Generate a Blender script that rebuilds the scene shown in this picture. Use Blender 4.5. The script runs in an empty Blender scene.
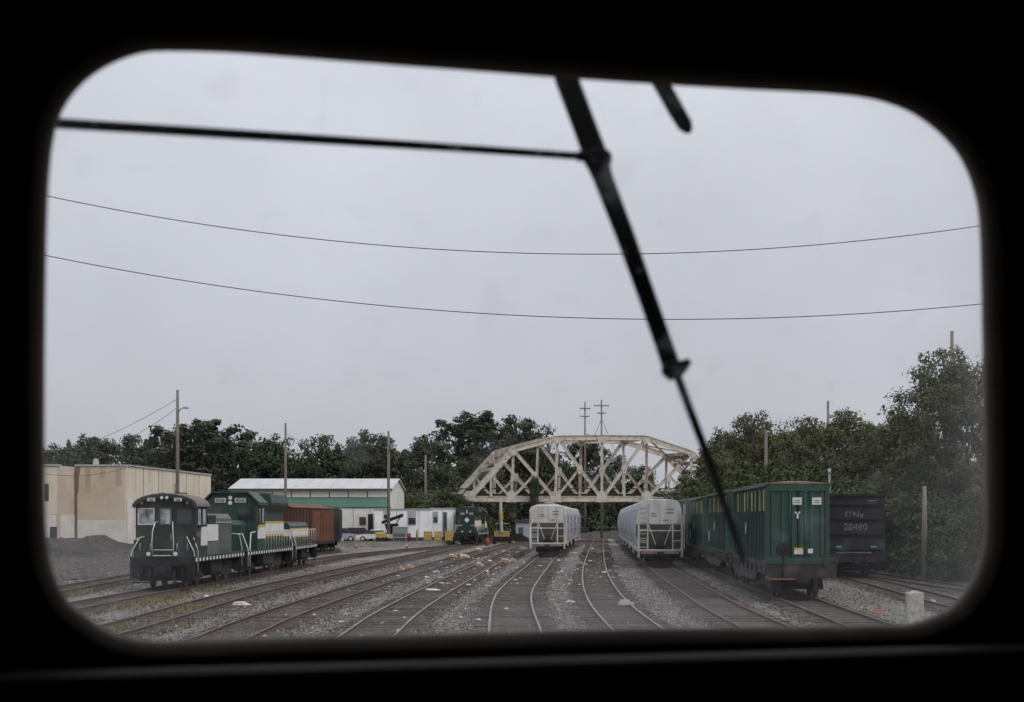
import bpy, bmesh, math, random
import numpy as np
from mathutils import Vector, Matrix, noise as mnoise

# ------------------------------------------------------------------ camera, sky, sun, exposure
scene = bpy.context.scene
col = scene.collection
FPX, VPX, VPY = 1700.0, 596.0, 519.0          # focal length in pixels, where the tracks vanish
EYE, RT = 3.42, 0.20                          # eye height, rail-top height
R = math.radians
K = FPX / 1100.0                              # plan distances below are noted at 1100 px and stretched by K

cam_d = bpy.data.cameras.new('camera')
cam_d.sensor_width = 36.0
cam_d.lens = FPX / 1024 * 36.0
cam_d.shift_x = (512 - VPX) / 1024
cam_d.shift_y = (VPY - 351) / 1024
cam_d.clip_start, cam_d.clip_end = 0.02, 6000
cam_d.dof.use_dof = True
cam_d.dof.focus_distance = 120
cam_d.dof.aperture_fstop = 11.0
cam = bpy.data.objects.new('camera', cam_d)
cam.location = (0, 0, EYE)
cam.rotation_euler = (R(90), 0, 0)
col.objects.link(cam)
scene.camera = cam

SUN_EL, SUN_AZ = R(48), R(128)                # high behind the cloud, back over the right shoulder
world = bpy.data.worlds.new('World')
scene.world = world
world.use_nodes = True
wn, wl = world.node_tree.nodes, world.node_tree.links
wn.clear()
w_out = wn.new('ShaderNodeOutputWorld')
w_bg = wn.new('ShaderNodeBackground'); w_bg.inputs['Strength'].default_value = 0.1
w_sky = wn.new('ShaderNodeTexSky'); w_sky.sky_type = 'NISHITA'; w_sky.sun_disc = False
w_sky.sun_elevation, w_sky.sun_rotation = SUN_EL, SUN_AZ
w_sky.air_density, w_sky.dust_density = 1.0, 3.0
w_tc = wn.new('ShaderNodeTexCoord')
w_sep = wn.new('ShaderNodeSeparateXYZ'); wl.new(w_tc.outputs['Generated'], w_sep.inputs[0])
# overcast luminance (1 + 2 sin elevation) times faint cloud mottling
w_el = wn.new('ShaderNodeMath'); w_el.operation = 'MULTIPLY_ADD'; w_el.use_clamp = False
w_max = wn.new('ShaderNodeMath'); w_max.operation = 'MAXIMUM'; w_max.inputs[1].default_value = 0.0
wl.new(w_sep.outputs['Z'], w_max.inputs[0]); wl.new(w_max.outputs[0], w_el.inputs[0])
w_el.inputs[1].default_value, w_el.inputs[2].default_value = 1.75, 1.0
w_map = wn.new('ShaderNodeMapping'); w_map.inputs['Scale'].default_value = (1.0, 1.0, 1.25)
wl.new(w_tc.outputs['Generated'], w_map.inputs[0])
w_noi = wn.new('ShaderNodeTexNoise'); w_noi.inputs['Scale'].default_value = 4.2
w_noi.inputs['Detail'].default_value = 5; w_noi.inputs['Roughness'].default_value = 0.55
wl.new(w_map.outputs[0], w_noi.inputs['Vector'])
w_rng = wn.new('ShaderNodeMapRange')
w_rng.inputs['From Min'].default_value, w_rng.inputs['From Max'].default_value = 0.3, 0.7
w_rng.inputs['To Min'].default_value, w_rng.inputs['To Max'].default_value = 0.92, 1.09
wl.new(w_noi.outputs['Fac'], w_rng.inputs['Value'])
w_mul = wn.new('ShaderNodeMath'); w_mul.operation = 'MULTIPLY'
wl.new(w_el.outputs[0], w_mul.inputs[0]); wl.new(w_rng.outputs[0], w_mul.inputs[1])
w_col = wn.new('ShaderNodeVectorMath'); w_col.operation = 'SCALE'
w_col.inputs[0].default_value = (4.80, 4.93, 5.40)
wl.new(w_mul.outputs[0], w_col.inputs['Scale'])
w_mix = wn.new('ShaderNodeMix'); w_mix.data_type = 'RGBA'; w_mix.inputs['Factor'].default_value = 0.93
wl.new(w_sky.outputs[0], w_mix.inputs['A']); wl.new(w_col.outputs[0], w_mix.inputs['B'])
wl.new(w_mix.outputs['Result'], w_bg.inputs['Color']); wl.new(w_bg.outputs[0], w_out.inputs['Surface'])

sun_d = bpy.data.lights.new('sun', 'SUN')
sun_d.energy, sun_d.angle, sun_d.color = 1.4, R(30), (1.0, 0.96, 0.9)
sun = bpy.data.objects.new('sun', sun_d)
sun.rotation_euler = (R(90) - SUN_EL, 0, math.pi - SUN_AZ)
sun.location = (0, 0, 60)
col.objects.link(sun)

scene.view_settings.view_transform = 'Standard'
scene.view_settings.look = 'None'
scene.view_settings.gamma = 1.0
scene.view_settings.use_curve_mapping = False
scene.view_settings.exposure = 0.0
scene.cycles.max_bounces = 8
scene.cycles.transparent_max_bounces = 12
scene.cycles.volume_bounces = 0

# ------------------------------------------------------------------ helpers
def P(px, py, D):
    """a place in the yard: distance D ahead, seen at that pixel"""
    return Vector((px2x(px, D), D * K, py2z(py, D)))
def px2x(px, D): return (px - VPX) * D * K / FPX
def py2z(py, D): return EYE - (py - VPY) * D * K / FPX
def on_ground(px, py, z=0.0):
    d = FPX * (EYE - z) / (py - VPY)
    return Vector(((px - VPX) * d / FPX, d, z))

MATS = {}
def mat(name, c, rough=0.8, metal=0.0, c2=None, scale=2.0, lo=0.4, hi=0.7, bump=0.0, bscale=20.0, detail=6, stretch=None, spec=0.35, coat=0.0):
    if name in MATS: return MATS[name]
    m = bpy.data.materials.new(name); m.use_nodes = True
    n, l = m.node_tree.nodes, m.node_tree.links
    b = n['Principled BSDF']
    b.inputs['Base Color'].default_value = (*c, 1)
    b.inputs['Roughness'].default_value = rough
    b.inputs['Metallic'].default_value = metal
    b.inputs['Specular IOR Level'].default_value = spec
    b.inputs['Coat Weight'].default_value = coat
    tc = n.new('ShaderNodeTexCoord')
    vec = tc.outputs['Object']
    if stretch:
        mp = n.new('ShaderNodeMapping'); mp.inputs['Scale'].default_value = stretch
        l.new(vec, mp.inputs[0]); vec = mp.outputs[0]
    if c2 is not None:
        oi = n.new('ShaderNodeObjectInfo')
        ad = n.new('ShaderNodeVectorMath'); ad.operation = 'MULTIPLY_ADD'
        ad.inputs[1].default_value = (37, 37, 37)
        l.new(oi.outputs['Random'], ad.inputs[0]); l.new(vec, ad.inputs[2])
        t = n.new('ShaderNodeTexNoise'); t.inputs['Scale'].default_value = scale
        t.inputs['Detail'].default_value = detail; t.inputs['Roughness'].default_value = 0.62
        l.new(ad.outputs[0], t.inputs['Vector'])
        r = n.new('ShaderNodeMapRange'); r.inputs['From Min'].default_value = lo; r.inputs['From Max'].default_value = hi
        l.new(t.outputs['Fac'], r.inputs['Value'])
        mx = n.new('ShaderNodeMix'); mx.data_type = 'RGBA'
        mx.inputs['A'].default_value = (*c, 1); mx.inputs['B'].default_value = (*c2, 1)
        l.new(r.outputs[0], mx.inputs['Factor']); l.new(mx.outputs['Result'], b.inputs['Base Color'])
    if bump:
        t2 = n.new('ShaderNodeTexNoise'); t2.inputs['Scale'].default_value = bscale; t2.inputs['Detail'].default_value = 4
        l.new(vec, t2.inputs['Vector'])
        bp = n.new('ShaderNodeBump'); bp.inputs['Strength'].default_value = bump; bp.inputs['Distance'].default_value = 0.05
        l.new(t2.outputs['Fac'], bp.inputs['Height']); l.new(bp.outputs[0], b.inputs['Normal'])
    MATS[name] = m
    return m

class MB:
    """collects faces of one piece"""
    def __init__(s): s.v, s.f, s.mi, s.cur = [], [], [], 0
    def add(s, vs, fs):
        o = len(s.v); s.v += [tuple(v) for v in vs]
        s.f += [tuple(i + o for i in f) for f in fs]; s.mi += [s.cur] * len(fs)
        return s
    def box(s, x0, x1, y0, y1, z0, z1):
        return s.add([(x0,y0,z0),(x1,y0,z0),(x1,y1,z0),(x0,y1,z0),(x0,y0,z1),(x1,y0,z1),(x1,y1,z1),(x0,y1,z1)],
                     [(3,2,1,0),(4,5,6,7),(0,1,5,4),(1,2,6,5),(2,3,7,6),(3,0,4,7)])
    def bar(s, p, q, w, h, up=(0,0,1)):
        p, q = Vector(p), Vector(q); d = (q - p).normalized(); u = Vector(up)
        a = d.cross(u)
        if a.length < 1e-4: a = d.cross(Vector((0,1,0)))
        a.normalize(); b = a.cross(d).normalized()
        vs = [e + a * (i * w / 2) + b * (j * h / 2) for e in (p, q) for i, j in ((-1,-1),(1,-1),(1,1),(-1,1))]
        return s.add(vs, [(0,1,2,3),(7,6,5,4),(0,4,5,1),(1,5,6,2),(2,6,7,3),(3,7,4,0)])
    def tube(s, pts, r, n=6, caps=True):
        pts = [Vector(p) for p in pts]; rs = r if isinstance(r, (list, tuple)) else [r] * len(pts)
        o = len(s.v); prev = None
        for i, p in enumerate(pts):
            d = (pts[min(i+1, len(pts)-1)] - pts[max(i-1, 0)]).normalized()
            if prev is None:
                a = d.cross(Vector((0,0,1)) if abs(d.z) < 0.9 else Vector((1,0,0))).normalized()
            else:
                a = (prev - d * prev.dot(d)).normalized()
            prev = a; b = d.cross(a)
            for k in range(n):
                t = 2 * math.pi * k / n
                s.v.append(tuple(p + (a * math.cos(t) + b * math.sin(t)) * rs[i]))
        m = len(pts)
        for i in range(m - 1):
            for k in range(n):
                s.f.append((o+i*n+k, o+i*n+(k+1)%n, o+(i+1)*n+(k+1)%n, o+(i+1)*n+k)); s.mi.append(s.cur)
        if caps:
            s.f.append(tuple(o+k for k in range(n))[::-1]); s.f.append(tuple(o+(m-1)*n+k for k in range(n))); s.mi += [s.cur]*2
        return s
    def disc(s, c, axis, r, h, n=14):
        c = Vector(c); a = Vector(axis).normalized()
        return s.tube([c - a * h/2, c + a * h/2], r, n)
    def prism(s, poly, y0, y1):
        """poly of (x, z), drawn along y"""
        k = len(poly)
        vs = [(x, y0, z) for x, z in poly] + [(x, y1, z) for x, z in poly]
        fs = [tuple(range(k)), tuple(range(2*k-1, k-1, -1))] + [(i, i+k, (i+1)%k+k, (i+1)%k) for i in range(k)]
        return s.add(vs, fs)
    def prismx(s, poly, x0, x1):
        """poly of (y, z), drawn along x"""
        k = len(poly)
        vs = [(x0, y, z) for y, z in poly] + [(x1, y, z) for y, z in poly]
        fs = [tuple(range(k))[::-1], tuple(range(k, 2*k))] + [(i, (i+1)%k, (i+1)%k+k, i+k) for i in range(k)]
        return s.add(vs, fs)
    def levels(s, lv):
        """stacked rectangles (z, x0, x1, y0, y1), lofted"""
        o = len(s.v)
        for z, x0, x1, y0, y1 in lv: s.v += [(x0,y0,z),(x1,y0,z),(x1,y1,z),(x0,y1,z)]
        m = len(lv)
        s.f.append((o+3,o+2,o+1,o)); s.f.append(tuple(o+4*(m-1)+i for i in range(4))); s.mi += [s.cur]*2
        for i in range(m-1):
            for k in range(4):
                s.f.append((o+4*i+k, o+4*i+(k+1)%4, o+4*i+4+(k+1)%4, o+4*i+4+k)); s.mi.append(s.cur)
        return s
    def mesh(s, name, mats, smooth=False):
        me = bpy.data.meshes.new(name); me.from_pydata(s.v, [], s.f)
        for m in (mats if isinstance(mats, (list, tuple)) else [mats]): me.materials.append(m)
        if any(s.mi): me.polygons.foreach_set('material_index', s.mi)
        if smooth: me.shade_smooth()
        me.update(); return me
    def build(s, name, mats, parent=None, smooth=False):
        return link(name, s.mesh(name, mats, smooth), parent)

def link(name, data, parent=None, loc=None, rz=0.0):
    o = bpy.data.objects.new(name, data); col.objects.link(o)
    if parent is not None: o.parent = parent
    if loc is not None: o.location = loc
    if rz: o.rotation_euler.z = rz
    return o

def tag(o, label, cat, group=None):
    o['label'] = label; o['category'] = cat
    if group: o['group'] = group
    return o
def thing(name, label, cat, loc=(0,0,0), rz=0.0, group=None):
    return tag(link(name, None, None, loc, rz), label, cat, group)
def kind(o, k): o['kind'] = k; return o
def bx(name, m, parent, *a): return MB().box(*a).build(name, m, parent)
def br(name, m, parent, p, q, w, h, up=(0,0,1)): return MB().bar(p, q, w, h, up).build(name, m, parent)
def tb(name, m, parent, pts, r, n=6): return MB().tube(pts, r, n).build(name, m, parent, True)
def copy_tree(o, parent=None):
    c = o.copy(); col.objects.link(c); c.parent = parent
    for ch in list(o.children): copy_tree(ch, c)
    return c
def dup(o, label, loc, rz=0.0):
    c = copy_tree(o); c.location = loc; c.rotation_euler.z = rz; c['label'] = label
    return c
def text(name, body, size, loc, rot, m, parent, sx=1.0):
    cu = bpy.data.curves.new(name, 'FONT'); cu.body = body; cu.size = size
    cu.align_x, cu.align_y = 'CENTER', 'CENTER'; cu.extrude = 0.004
    cu.materials.append(m)
    o = link(name, cu, parent, loc); o.rotation_euler = rot; o.scale.x = sx
    return o

# ------------------------------------------------------------------ ground and tracks
def gravel(name, dark, light, warm, vs=16.0, patch=0.16, bump=0.8):
    m = bpy.data.materials.new(name); m.use_nodes = True
    n, l = m.node_tree.nodes, m.node_tree.links; b = n['Principled BSDF']
    b.inputs['Roughness'].default_value = 0.92; b.inputs['Specular IOR Level'].default_value = 0.2
    tc = n.new('ShaderNodeTexCoord')
    vo = n.new('ShaderNodeTexVoronoi'); vo.inputs['Scale'].default_value = vs
    l.new(tc.outputs['Object'], vo.inputs['Vector'])
    vo2 = n.new('ShaderNodeTexVoronoi'); vo2.inputs['Scale'].default_value = vs * 0.37
    l.new(tc.outputs['Object'], vo2.inputs['Vector'])
    cv = n.new('ShaderNodeSeparateColor'); l.new(vo.outputs['Color'], cv.inputs[0])
    cv2 = n.new('ShaderNodeSeparateColor'); l.new(vo2.outputs['Color'], cv2.inputs[0])
    av = n.new('ShaderNodeMath'); av.operation = 'ADD'; l.new(cv.outputs[0], av.inputs[0]); l.new(cv2.outputs[1], av.inputs[1])
    pw = n.new('ShaderNodeMath'); pw.operation = 'MULTIPLY'; pw.inputs[1].default_value = 0.5; l.new(av.outputs[0], pw.inputs[0])
    mx = n.new('ShaderNodeMix'); mx.data_type = 'RGBA'
    mx.inputs['A'].default_value = (*dark, 1); mx.inputs['B'].default_value = (*light, 1)
    l.new(pw.outputs[0], mx.inputs['Factor'])
    no = n.new('ShaderNodeTexNoise'); no.inputs['Scale'].default_value = patch; no.inputs['Detail'].default_value = 9
    no.inputs['Roughness'].default_value = 0.7
    l.new(tc.outputs['Object'], no.inputs['Vector'])
    rg = n.new('ShaderNodeMapRange'); rg.inputs['From Min'].default_value, rg.inputs['From Max'].default_value = 0.38, 0.66
    l.new(no.outputs['Fac'], rg.inputs['Value'])
    m2 = n.new('ShaderNodeMix'); m2.data_type = 'RGBA'; m2.blend_type = 'MULTIPLY'; m2.inputs['B'].default_value = (*warm, 1)
    l.new(rg.outputs[0], m2.inputs['Factor']); l.new(mx.outputs['Result'], m2.inputs['A'])
    l.new(m2.outputs['Result'], b.inputs['Base Color'])
    bp = n.new('ShaderNodeBump'); bp.inputs['Strength'].default_value = bump; bp.inputs['Distance'].default_value = 0.06
    l.new(vo.outputs['Distance'], bp.inputs['Height']); l.new(bp.outputs[0], b.inputs['Normal'])
    return m

M_ground = gravel('yard_gravel', (0.075, 0.069, 0.064), (0.33, 0.31, 0.29), (0.45, 0.41, 0.38), vs=11.0, patch=0.3)
M_bed = gravel('oily_ballast', (0.022, 0.018, 0.015), (0.135, 0.115, 0.10), (0.4, 0.34, 0.3), vs=11, patch=0.55)
M_tie = mat('weathered_tie', (0.035, 0.026, 0.02), 0.95, c2=(0.10, 0.08, 0.066), scale=3, bump=0.4)
M_railrust = mat('rail_rust', (0.055, 0.03, 0.022), 0.85, c2=(0.09, 0.055, 0.04), scale=4)
M_railtop = mat('rail_head_steel', (0.26, 0.25, 0.24), 0.42, 0.7, c2=(0.12, 0.08, 0.065), scale=0.3, lo=0.35, hi=0.65)
M_raildull = mat('rail_head_rust', (0.085, 0.055, 0.042), 0.7, 0.2, c2=(0.14, 0.11, 0.095), scale=0.4)

# the ground: finely divided near by with a little unevenness, out to the horizon
def ground():
    xs = np.unique(np.concatenate([np.linspace(-2500, -90, 12), np.arange(-90, 60, 1.5), np.linspace(60, 2500, 12)]))
    ys = np.unique(np.concatenate([np.linspace(-400, 0, 5), np.arange(0, 300, 2.0), np.linspace(300, 4500, 14)]))
    X, Y = np.meshgrid(xs, ys)
    Z = np.zeros_like(X)
    for i in range(X.shape[0]):
        for j in range(X.shape[1]):
            x, y = X[i, j], Y[i, j]
            if -90 < x < 60 and 0 < y < 300:
                Z[i, j] = 0.05 * mnoise.noise((x * 0.35, y * 0.2, 0)) + 0.025 * mnoise.noise((x * 1.1, y * 0.6, 4)) - 0.03
    nx, ny = len(xs), len(ys)
    v = np.stack([X, Y, Z], -1).reshape(-1, 3)
    f = [(j*nx+i, j*nx+i+1, (j+1)*nx+i+1, (j+1)*nx+i) for j in range(ny-1) for i in range(nx-1)]
    me = bpy.data.meshes.new('ground'); me.from_pydata(v.tolist(), [], f); me.materials.append(M_ground); me.shade_smooth()
    kind(link('ground', me), 'structure')
ground()

TR = {  # centre lines: (distance ahead, offset)
 'L5': [(18,-19.6),(55,-25.5),(80,-28.1),(95,-28.6),(111,-27.5),(120,-29.3),(131,-32)],
 'L4': [(12,-16.4),(38,-19.3),(51,-20.15),(60,-20.6),(71,-21.1),(80,-21.8),(95,-22.3),(110,-21.2),(120,-19.8),(130,-18.1),(142,-16.8)],
 'L3': [(10,-13.0),(34,-14.4),(46,-15.4),(60,-15.9),(90,-16.2),(128,-16.3),(145,-16.5),(175,-15.2)],
 'L2': [(8,-9.2),(29.3,-10.2),(36,-10.75),(48.5,-11.2),(61,-11.4),(107,-11.6),(175,-11.0)],
 'L1': [(8,-4.9),(29.8,-6.3),(37.4,-6.84),(48.5,-7.25),(75,-7.8),(110,-8.3),(170,-8.6)],
 'M1': [(3,0.75),(10,-0.05),(20,-1.25),(32,-2.36),(43,-3.28),(52,-3.7),(80,-4.05),(96,-4.2),(115,-4.15),(130,-3.9),(150,-3.1),(190,-.6)],
 'M2': [(3,4.3),(10,3.35),(20,2.25),(33,1.17),(42,0.54),(55,0.1),(75,-0.1),(110,0.0),(190,0.5)],
 'R1': [(6,6.9),(20,5.75),(33,5.08),(42,4.67),(69,4.36),(90,4.4),(190,4.5)],
 'R2': [(6,8.9),(33,8.35),(60,8.2),(190,8.2)],
 'R3': [(6,13.3),(42,13.9),(62,14.6),(190,14.7)],
 'R4': [(14,21.0),(42,18.5),(52.6,17.3),(63,16.4),(80,15.3)],
}
TR = {k: [(d * K, x) for d, x in v] for k, v in TR.items()}
def cr(a, b, c, d, t):
    return 0.5 * ((2*b) + (-a+c)*t + (2*a-5*b+4*c-d)*t*t + (-a+3*b-3*c+d)*t**3)
def centre(tr, D):
    p = TR[tr]
    if D <= p[0][0]:
        s = (p[1][1]-p[0][1])/(p[1][0]-p[0][0]); return p[0][1] + s*(D-p[0][0])
    if D >= p[-1][0]:
        s = (p[-1][1]-p[-2][1])/(p[-1][0]-p[-2][0]); return p[-1][1] + s*(D-p[-1][0])
    for i in range(len(p)-1):
        if p[i][0] <= D <= p[i+1][0]:
            d0, d1 = p[i][0], p[i+1][0]; t = (D-d0)/(d1-d0)
            s0 = (p[i+1][1]-p[max(i-1,0)][1])/(p[i+1][0]-p[max(i-1,0)][0])
            j = min(i+2, len(p)-1); s1 = (p[j][1]-p[i][1])/(p[j][0]-p[i][0])
            h = d1-d0
            return (2*t**3-3*t**2+1)*p[i][1] + (t**3-2*t*t+t)*h*s0 + (-2*t**3+3*t*t)*p[i+1][1] + (t**3-t*t)*h*s1
def pose(tr, D, L):
    """place and heading of a car of length L whose near end is at D"""
    x0, x1 = centre(tr, D), centre(tr, D + L)
    return (x0, D, RT), -math.atan2(x1 - x0, L)

TRACK_LABEL = {
 'L5': 'rusty track running behind the green engines to the brown boxcar',
 'L4': 'weedy track that the row of green and white engines stands on',
 'L3': 'track with grassy edge beside the parked green engines',
 'L2': 'track between the one littered with planks and the grassy one',
 'L1': 'track littered with planks, left of the cream hopper car track',
 'M1': 'curving track with shiny rails that the cream hopper car stands on',
 'M2': 'empty curving littered track between the two rows of hopper cars',
 'R1': 'track that the grey round sided hopper cars stand on',
 'R2': 'track under the flatcars with green containers',
 'R3': 'track that the black gondola cars stand on',
 'R4': 'track joining from beneath the trees beside the black gondola',
}
def make_track(key, idx):
    p = TR[key]; d0, d1 = p[0][0], p[-1][0]
    t = thing('railway_track', TRACK_LABEL[key], 'railway track', (0, 0, 0), 0, 'tracks of the rail yard')
    ds = np.arange(d0, d1 + 0.01, 1.0)
    cs = [Vector((centre(key, d), d, 0)) for d in ds]
    nr = []
    for i in range(len(cs)):
        g = (cs[min(i+1, len(cs)-1)] - cs[max(i-1, 0)]).normalized(); nr.append(Vector((g.y, -g.x, 0)))
    def sweep(name, prof, mats, parent, midx=None, wob=0.0):
        m = MB(); k = len(prof)
        for i, (c, q) in enumerate(zip(cs, nr)):
            for j, (a, z) in enumerate(prof):
                w = wob * mnoise.noise((c.y * 0.4, a * 3 + idx * 7, idx)) if wob else 0
                v = c + q * (a + w); m.v.append((v.x, v.y, z))
        for i in range(len(cs) - 1):
            for j in range(k - 1):
                m.f.append((i*k+j, i*k+j+1, (i+1)*k+j+1, (i+1)*k+j)); m.mi.append(midx[j] if midx else 0)
        return m.build(name, mats, parent)
    zb = 0.045 + 0.004 * idx
    sweep('ballast_bed', [(-1.75, -0.12), (-1.2, zb), (-0.6, zb + .01), (0.6, zb + .01), (1.2, zb), (1.75, -0.12)], M_bed, t, wob=0.55)
    for sgn in (-1, 1):
        o = sgn * 0.7525
        prof = [(o-0.07, 0.075), (o-0.012, 0.10), (o-0.012, 0.165), (o-0.036, 0.175), (o-0.036, RT-.006), (o-0.026, RT), (o+0.026, RT), (o+0.036, RT-.006), (o+0.036, 0.175), (o+0.012, 0.165), (o+0.012, 0.10), (o+0.07, 0.075)]
        sweep('rail', prof, [M_railrust, M_railtop if key in ('M1', 'M2', 'L1') else M_raildull], t, [0,0,0,0,1,1,1,0,0,0,0])
    m = MB(); rnd = random.Random(idx)
    d = d0
    while d < min(d1, 170):
        x = centre(key, d); sl = (centre(key, d + .5) - centre(key, d - .5))
        g = Vector((sl, 1, 0)).normalized(); q = Vector((g.y, -g.x, 0))
        c = Vector((x, d, 0.0)) + q * rnd.uniform(-.06, .06)
        h = zb + 0.02 + rnd.uniform(-.03, .015)
        p0, p1 = c - q * 1.28, c + q * 1.28
        g = (g + q * rnd.uniform(-.02, .02)).normalized()
        vs = [e + g * s * 0.115 + Vector((0, 0, z)) for z in (-0.1, h) for e, s in ((p0,-1),(p1,-1),(p1,1),(p0,1))]
        m.add(vs, [(4,5,6,7),(0,1,5,4),(1,2,6,5),(2,3,7,6),(3,0,4,7)])
        d += 0.56 + rnd.uniform(-.03, .03)
    kind(m.build('sleepers', M_tie, t), 'stuff')
    return t
for i, k in enumerate(TR): make_track(k, i)

# ------------------------------------------------------------------ rolling stock
M_green = mat('engine_green', (0.009, 0.040, 0.026), 0.5, c2=(0.032, 0.042, 0.034), scale=1.8, lo=0.42, hi=0.75, spec=0.4, stretch=(1,1,.4))
M_dgreen = mat('faded_engine_green', (0.011, 0.022, 0.016), 0.55, c2=(0.030, 0.033, 0.029), scale=2.0, lo=0.42, hi=0.72, stretch=(1,1,.4))
M_white = mat('engine_white', (0.62, 0.62, 0.60), 0.55, c2=(0.42, 0.41, 0.38), scale=1.5, lo=0.5, hi=0.8)
M_yellow = mat('stripe_yellow', (0.55, 0.36, 0.05), 0.6)
M_rail = mat('handrail_white', (0.55, 0.55, 0.51), 0.6, c2=(0.32,0.31,0.28), scale=5)
M_black = mat('underframe_black', (0.007, 0.007, 0.007), 0.85, c2=(0.02, 0.017, 0.015), scale=2.5, lo=0.45, hi=0.7)
M_wheel = mat('wheel_steel', (0.03, 0.027, 0.025), 0.6, 0.4, c2=(0.07, 0.05, 0.04), scale=4)
M_bright = mat('bright_steel', (0.55, 0.55, 0.53), 0.4, 0.6)
M_glass = mat('cab_glass', (0.02, 0.024, 0.026), 0.08, spec=0.8)
M_seeglass = mat('painted_daylight_glass', (0.38, 0.42, 0.44), 0.15, c2=(0.12, 0.13, 0.14), scale=1.4, lo=0.45, hi=0.6, spec=0.8)  # opaque; pale colour paints in the daylight seen through the cab
M_lamp = mat('headlight_glass', (0.55, 0.55, 0.53), 0.2, spec=0.6)
M_pinkroof = mat('faded_red_roof', (0.16, 0.125, 0.115), 0.85, c2=(0.09, 0.08, 0.075), scale=1.2)
M_grey = mat('primer_grey', (0.10, 0.115, 0.105), 0.7, c2=(0.06, 0.075, 0.065), scale=1.1)
M_board = mat('number_board', (0.45, 0.46, 0.44), 0.5)
M_ink = mat('black_lettering', (0.02, 0.02, 0.02), 0.6)
M_orange = mat('rusty_orange', (0.20, 0.095, 0.05), 0.85, c2=(0.08, 0.05, 0.035), scale=3)

def wheelset(parent, y, r, gauge=0.7525, bright=False):
    w = MB()
    for s in (-1, 1):
        w.tube([(s*(gauge-.07), y, r), (s*(gauge-.06), y, r), (s*(gauge+.07), y, r), (s*(gauge+.07), y, r)], [r+.025, r+.025, r, r*.5], 18)
    w.tube([(-gauge, y, r), (gauge, y, r)], 0.08, 8)
    o = w.build('wheelset', M_wheel, parent)
    for s in (-1, 1):
        MB().disc((s*(gauge+.27), y, r), (1,0,0), 0.1, 0.12, 10).build('axle_cap', M_bright if bright else M_wheel, o)
def bogie(root, y, base=1.75, r=0.42, name='bogie', bright=False):
    b = MB()
    b.box(-.75, .75, y-.25, y+.25, .45, .85)
    for s in (-1, 1):
        x0, x1 = (.88, 1.06) if s > 0 else (-1.06, -.88)
        b.prismx([(y-base/2-.3, .38), (y-base/2+.3, .38), (y-.45, .30), (y+.45, .30), (y+base/2-.3, .38), (y+base/2+.3, .38), (y+base/2+.3, .58), (y+.5, .82), (y-.5, .82), (y-base/2-.3, .58)], x0, x1)
        b.box(min(s*.7, s*.9), max(s*.7, s*.9), y-.22, y+.22, .47, .80)
    o = b.build(name, M_black, root)
    for d in (-base/2, base/2): wheelset(o, y + d, r, bright=bright)
    return o
def coupler(root, y, s, m=None):
    c = MB().box(-.13, .13, min(y, y+s*.55), max(y, y+s*.55), .72, .98).box(-.22, .2, min(y+s*.5, y+s*.85), max(y+s*.5, y+s*.85), .68, 1.02)
    c.build('coupler', m or M_black, root)
def hose(root, x, y, s):
    tb('air_hose', M_black, root, [(x, y, .85), (x+.02, y+s*.2, .7), (x+.05, y+s*.3, .45), (x+.15, y+s*.32, .32)], .03, 6)
def handrail(root, x, y0, y1, z0, z1, n, m=None):
    m = m or M_rail
    h = MB().tube([(x, y0, z0), (x, y0+.02, z1-.1), (x, y0+.12, z1), (x, y1-.12, z1), (x, y1-.02, z1-.1), (x, y1, z0)], .027, 6).build('handrail', m, root, True)
    st = MB().tube([(0,0,z0), (0,0,z1)], .02, 6).mesh('stanchion', m, True)
    for i in range(1, n):
        link('stanchion', st, h, (x, y0 + (y1-y0)*i/n, 0))
def striped_sill(root, x, y0, y1, z0, z1):
    """walkway edge, painted with white blocks"""
    m = MATS.get('striped_sill')
    if m is None:
        m = mat('striped_sill', (.02,.03,.025), .6)
        n, l = m.node_tree.nodes, m.node_tree.links
        tc = n.new('ShaderNodeTexCoord'); sp = n.new('ShaderNodeSeparateXYZ'); l.new(tc.outputs['Object'], sp.inputs[0])
        fr = n.new('ShaderNodeMath'); fr.operation = 'PINGPONG'; fr.inputs[1].default_value = .42; l.new(sp.outputs['Y'], fr.inputs[0])
        gt = n.new('ShaderNodeMath'); gt.operation = 'GREATER_THAN'; gt.inputs[1].default_value = .26; l.new(fr.outputs[0], gt.inputs[0])
        mx = n.new('ShaderNodeMix'); mx.data_type = 'RGBA'; mx.inputs['A'].default_value = (.02,.03,.025,1); mx.inputs['B'].default_value = (.72,.72,.69,1)
        l.new(gt.outputs[0], mx.inputs['Factor']); l.new(mx.outputs['Result'], n['Principled BSDF'].inputs['Base Color'])
    bx('walkway_edge', m, root, min(x, x+.02*np.sign(x)), max(x, x+.02*np.sign(x)), y0, y1, z0, z1)
def steps(root, x, y, m=None):
    """corner steps with two side plates"""
    s = np.sign(x); xa, xb = sorted((x, x - s*.42))
    p = MB()
    for yy in (y-.3, y+.3): p.box(xa, xb, yy-.02, yy+.02, .42, 1.45)
    for z in (.45, .78, 1.1): p.box(xa, xb, y-.28, y+.28, z, z+.04)
    p.build('steps', m or M_black, root)
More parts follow.
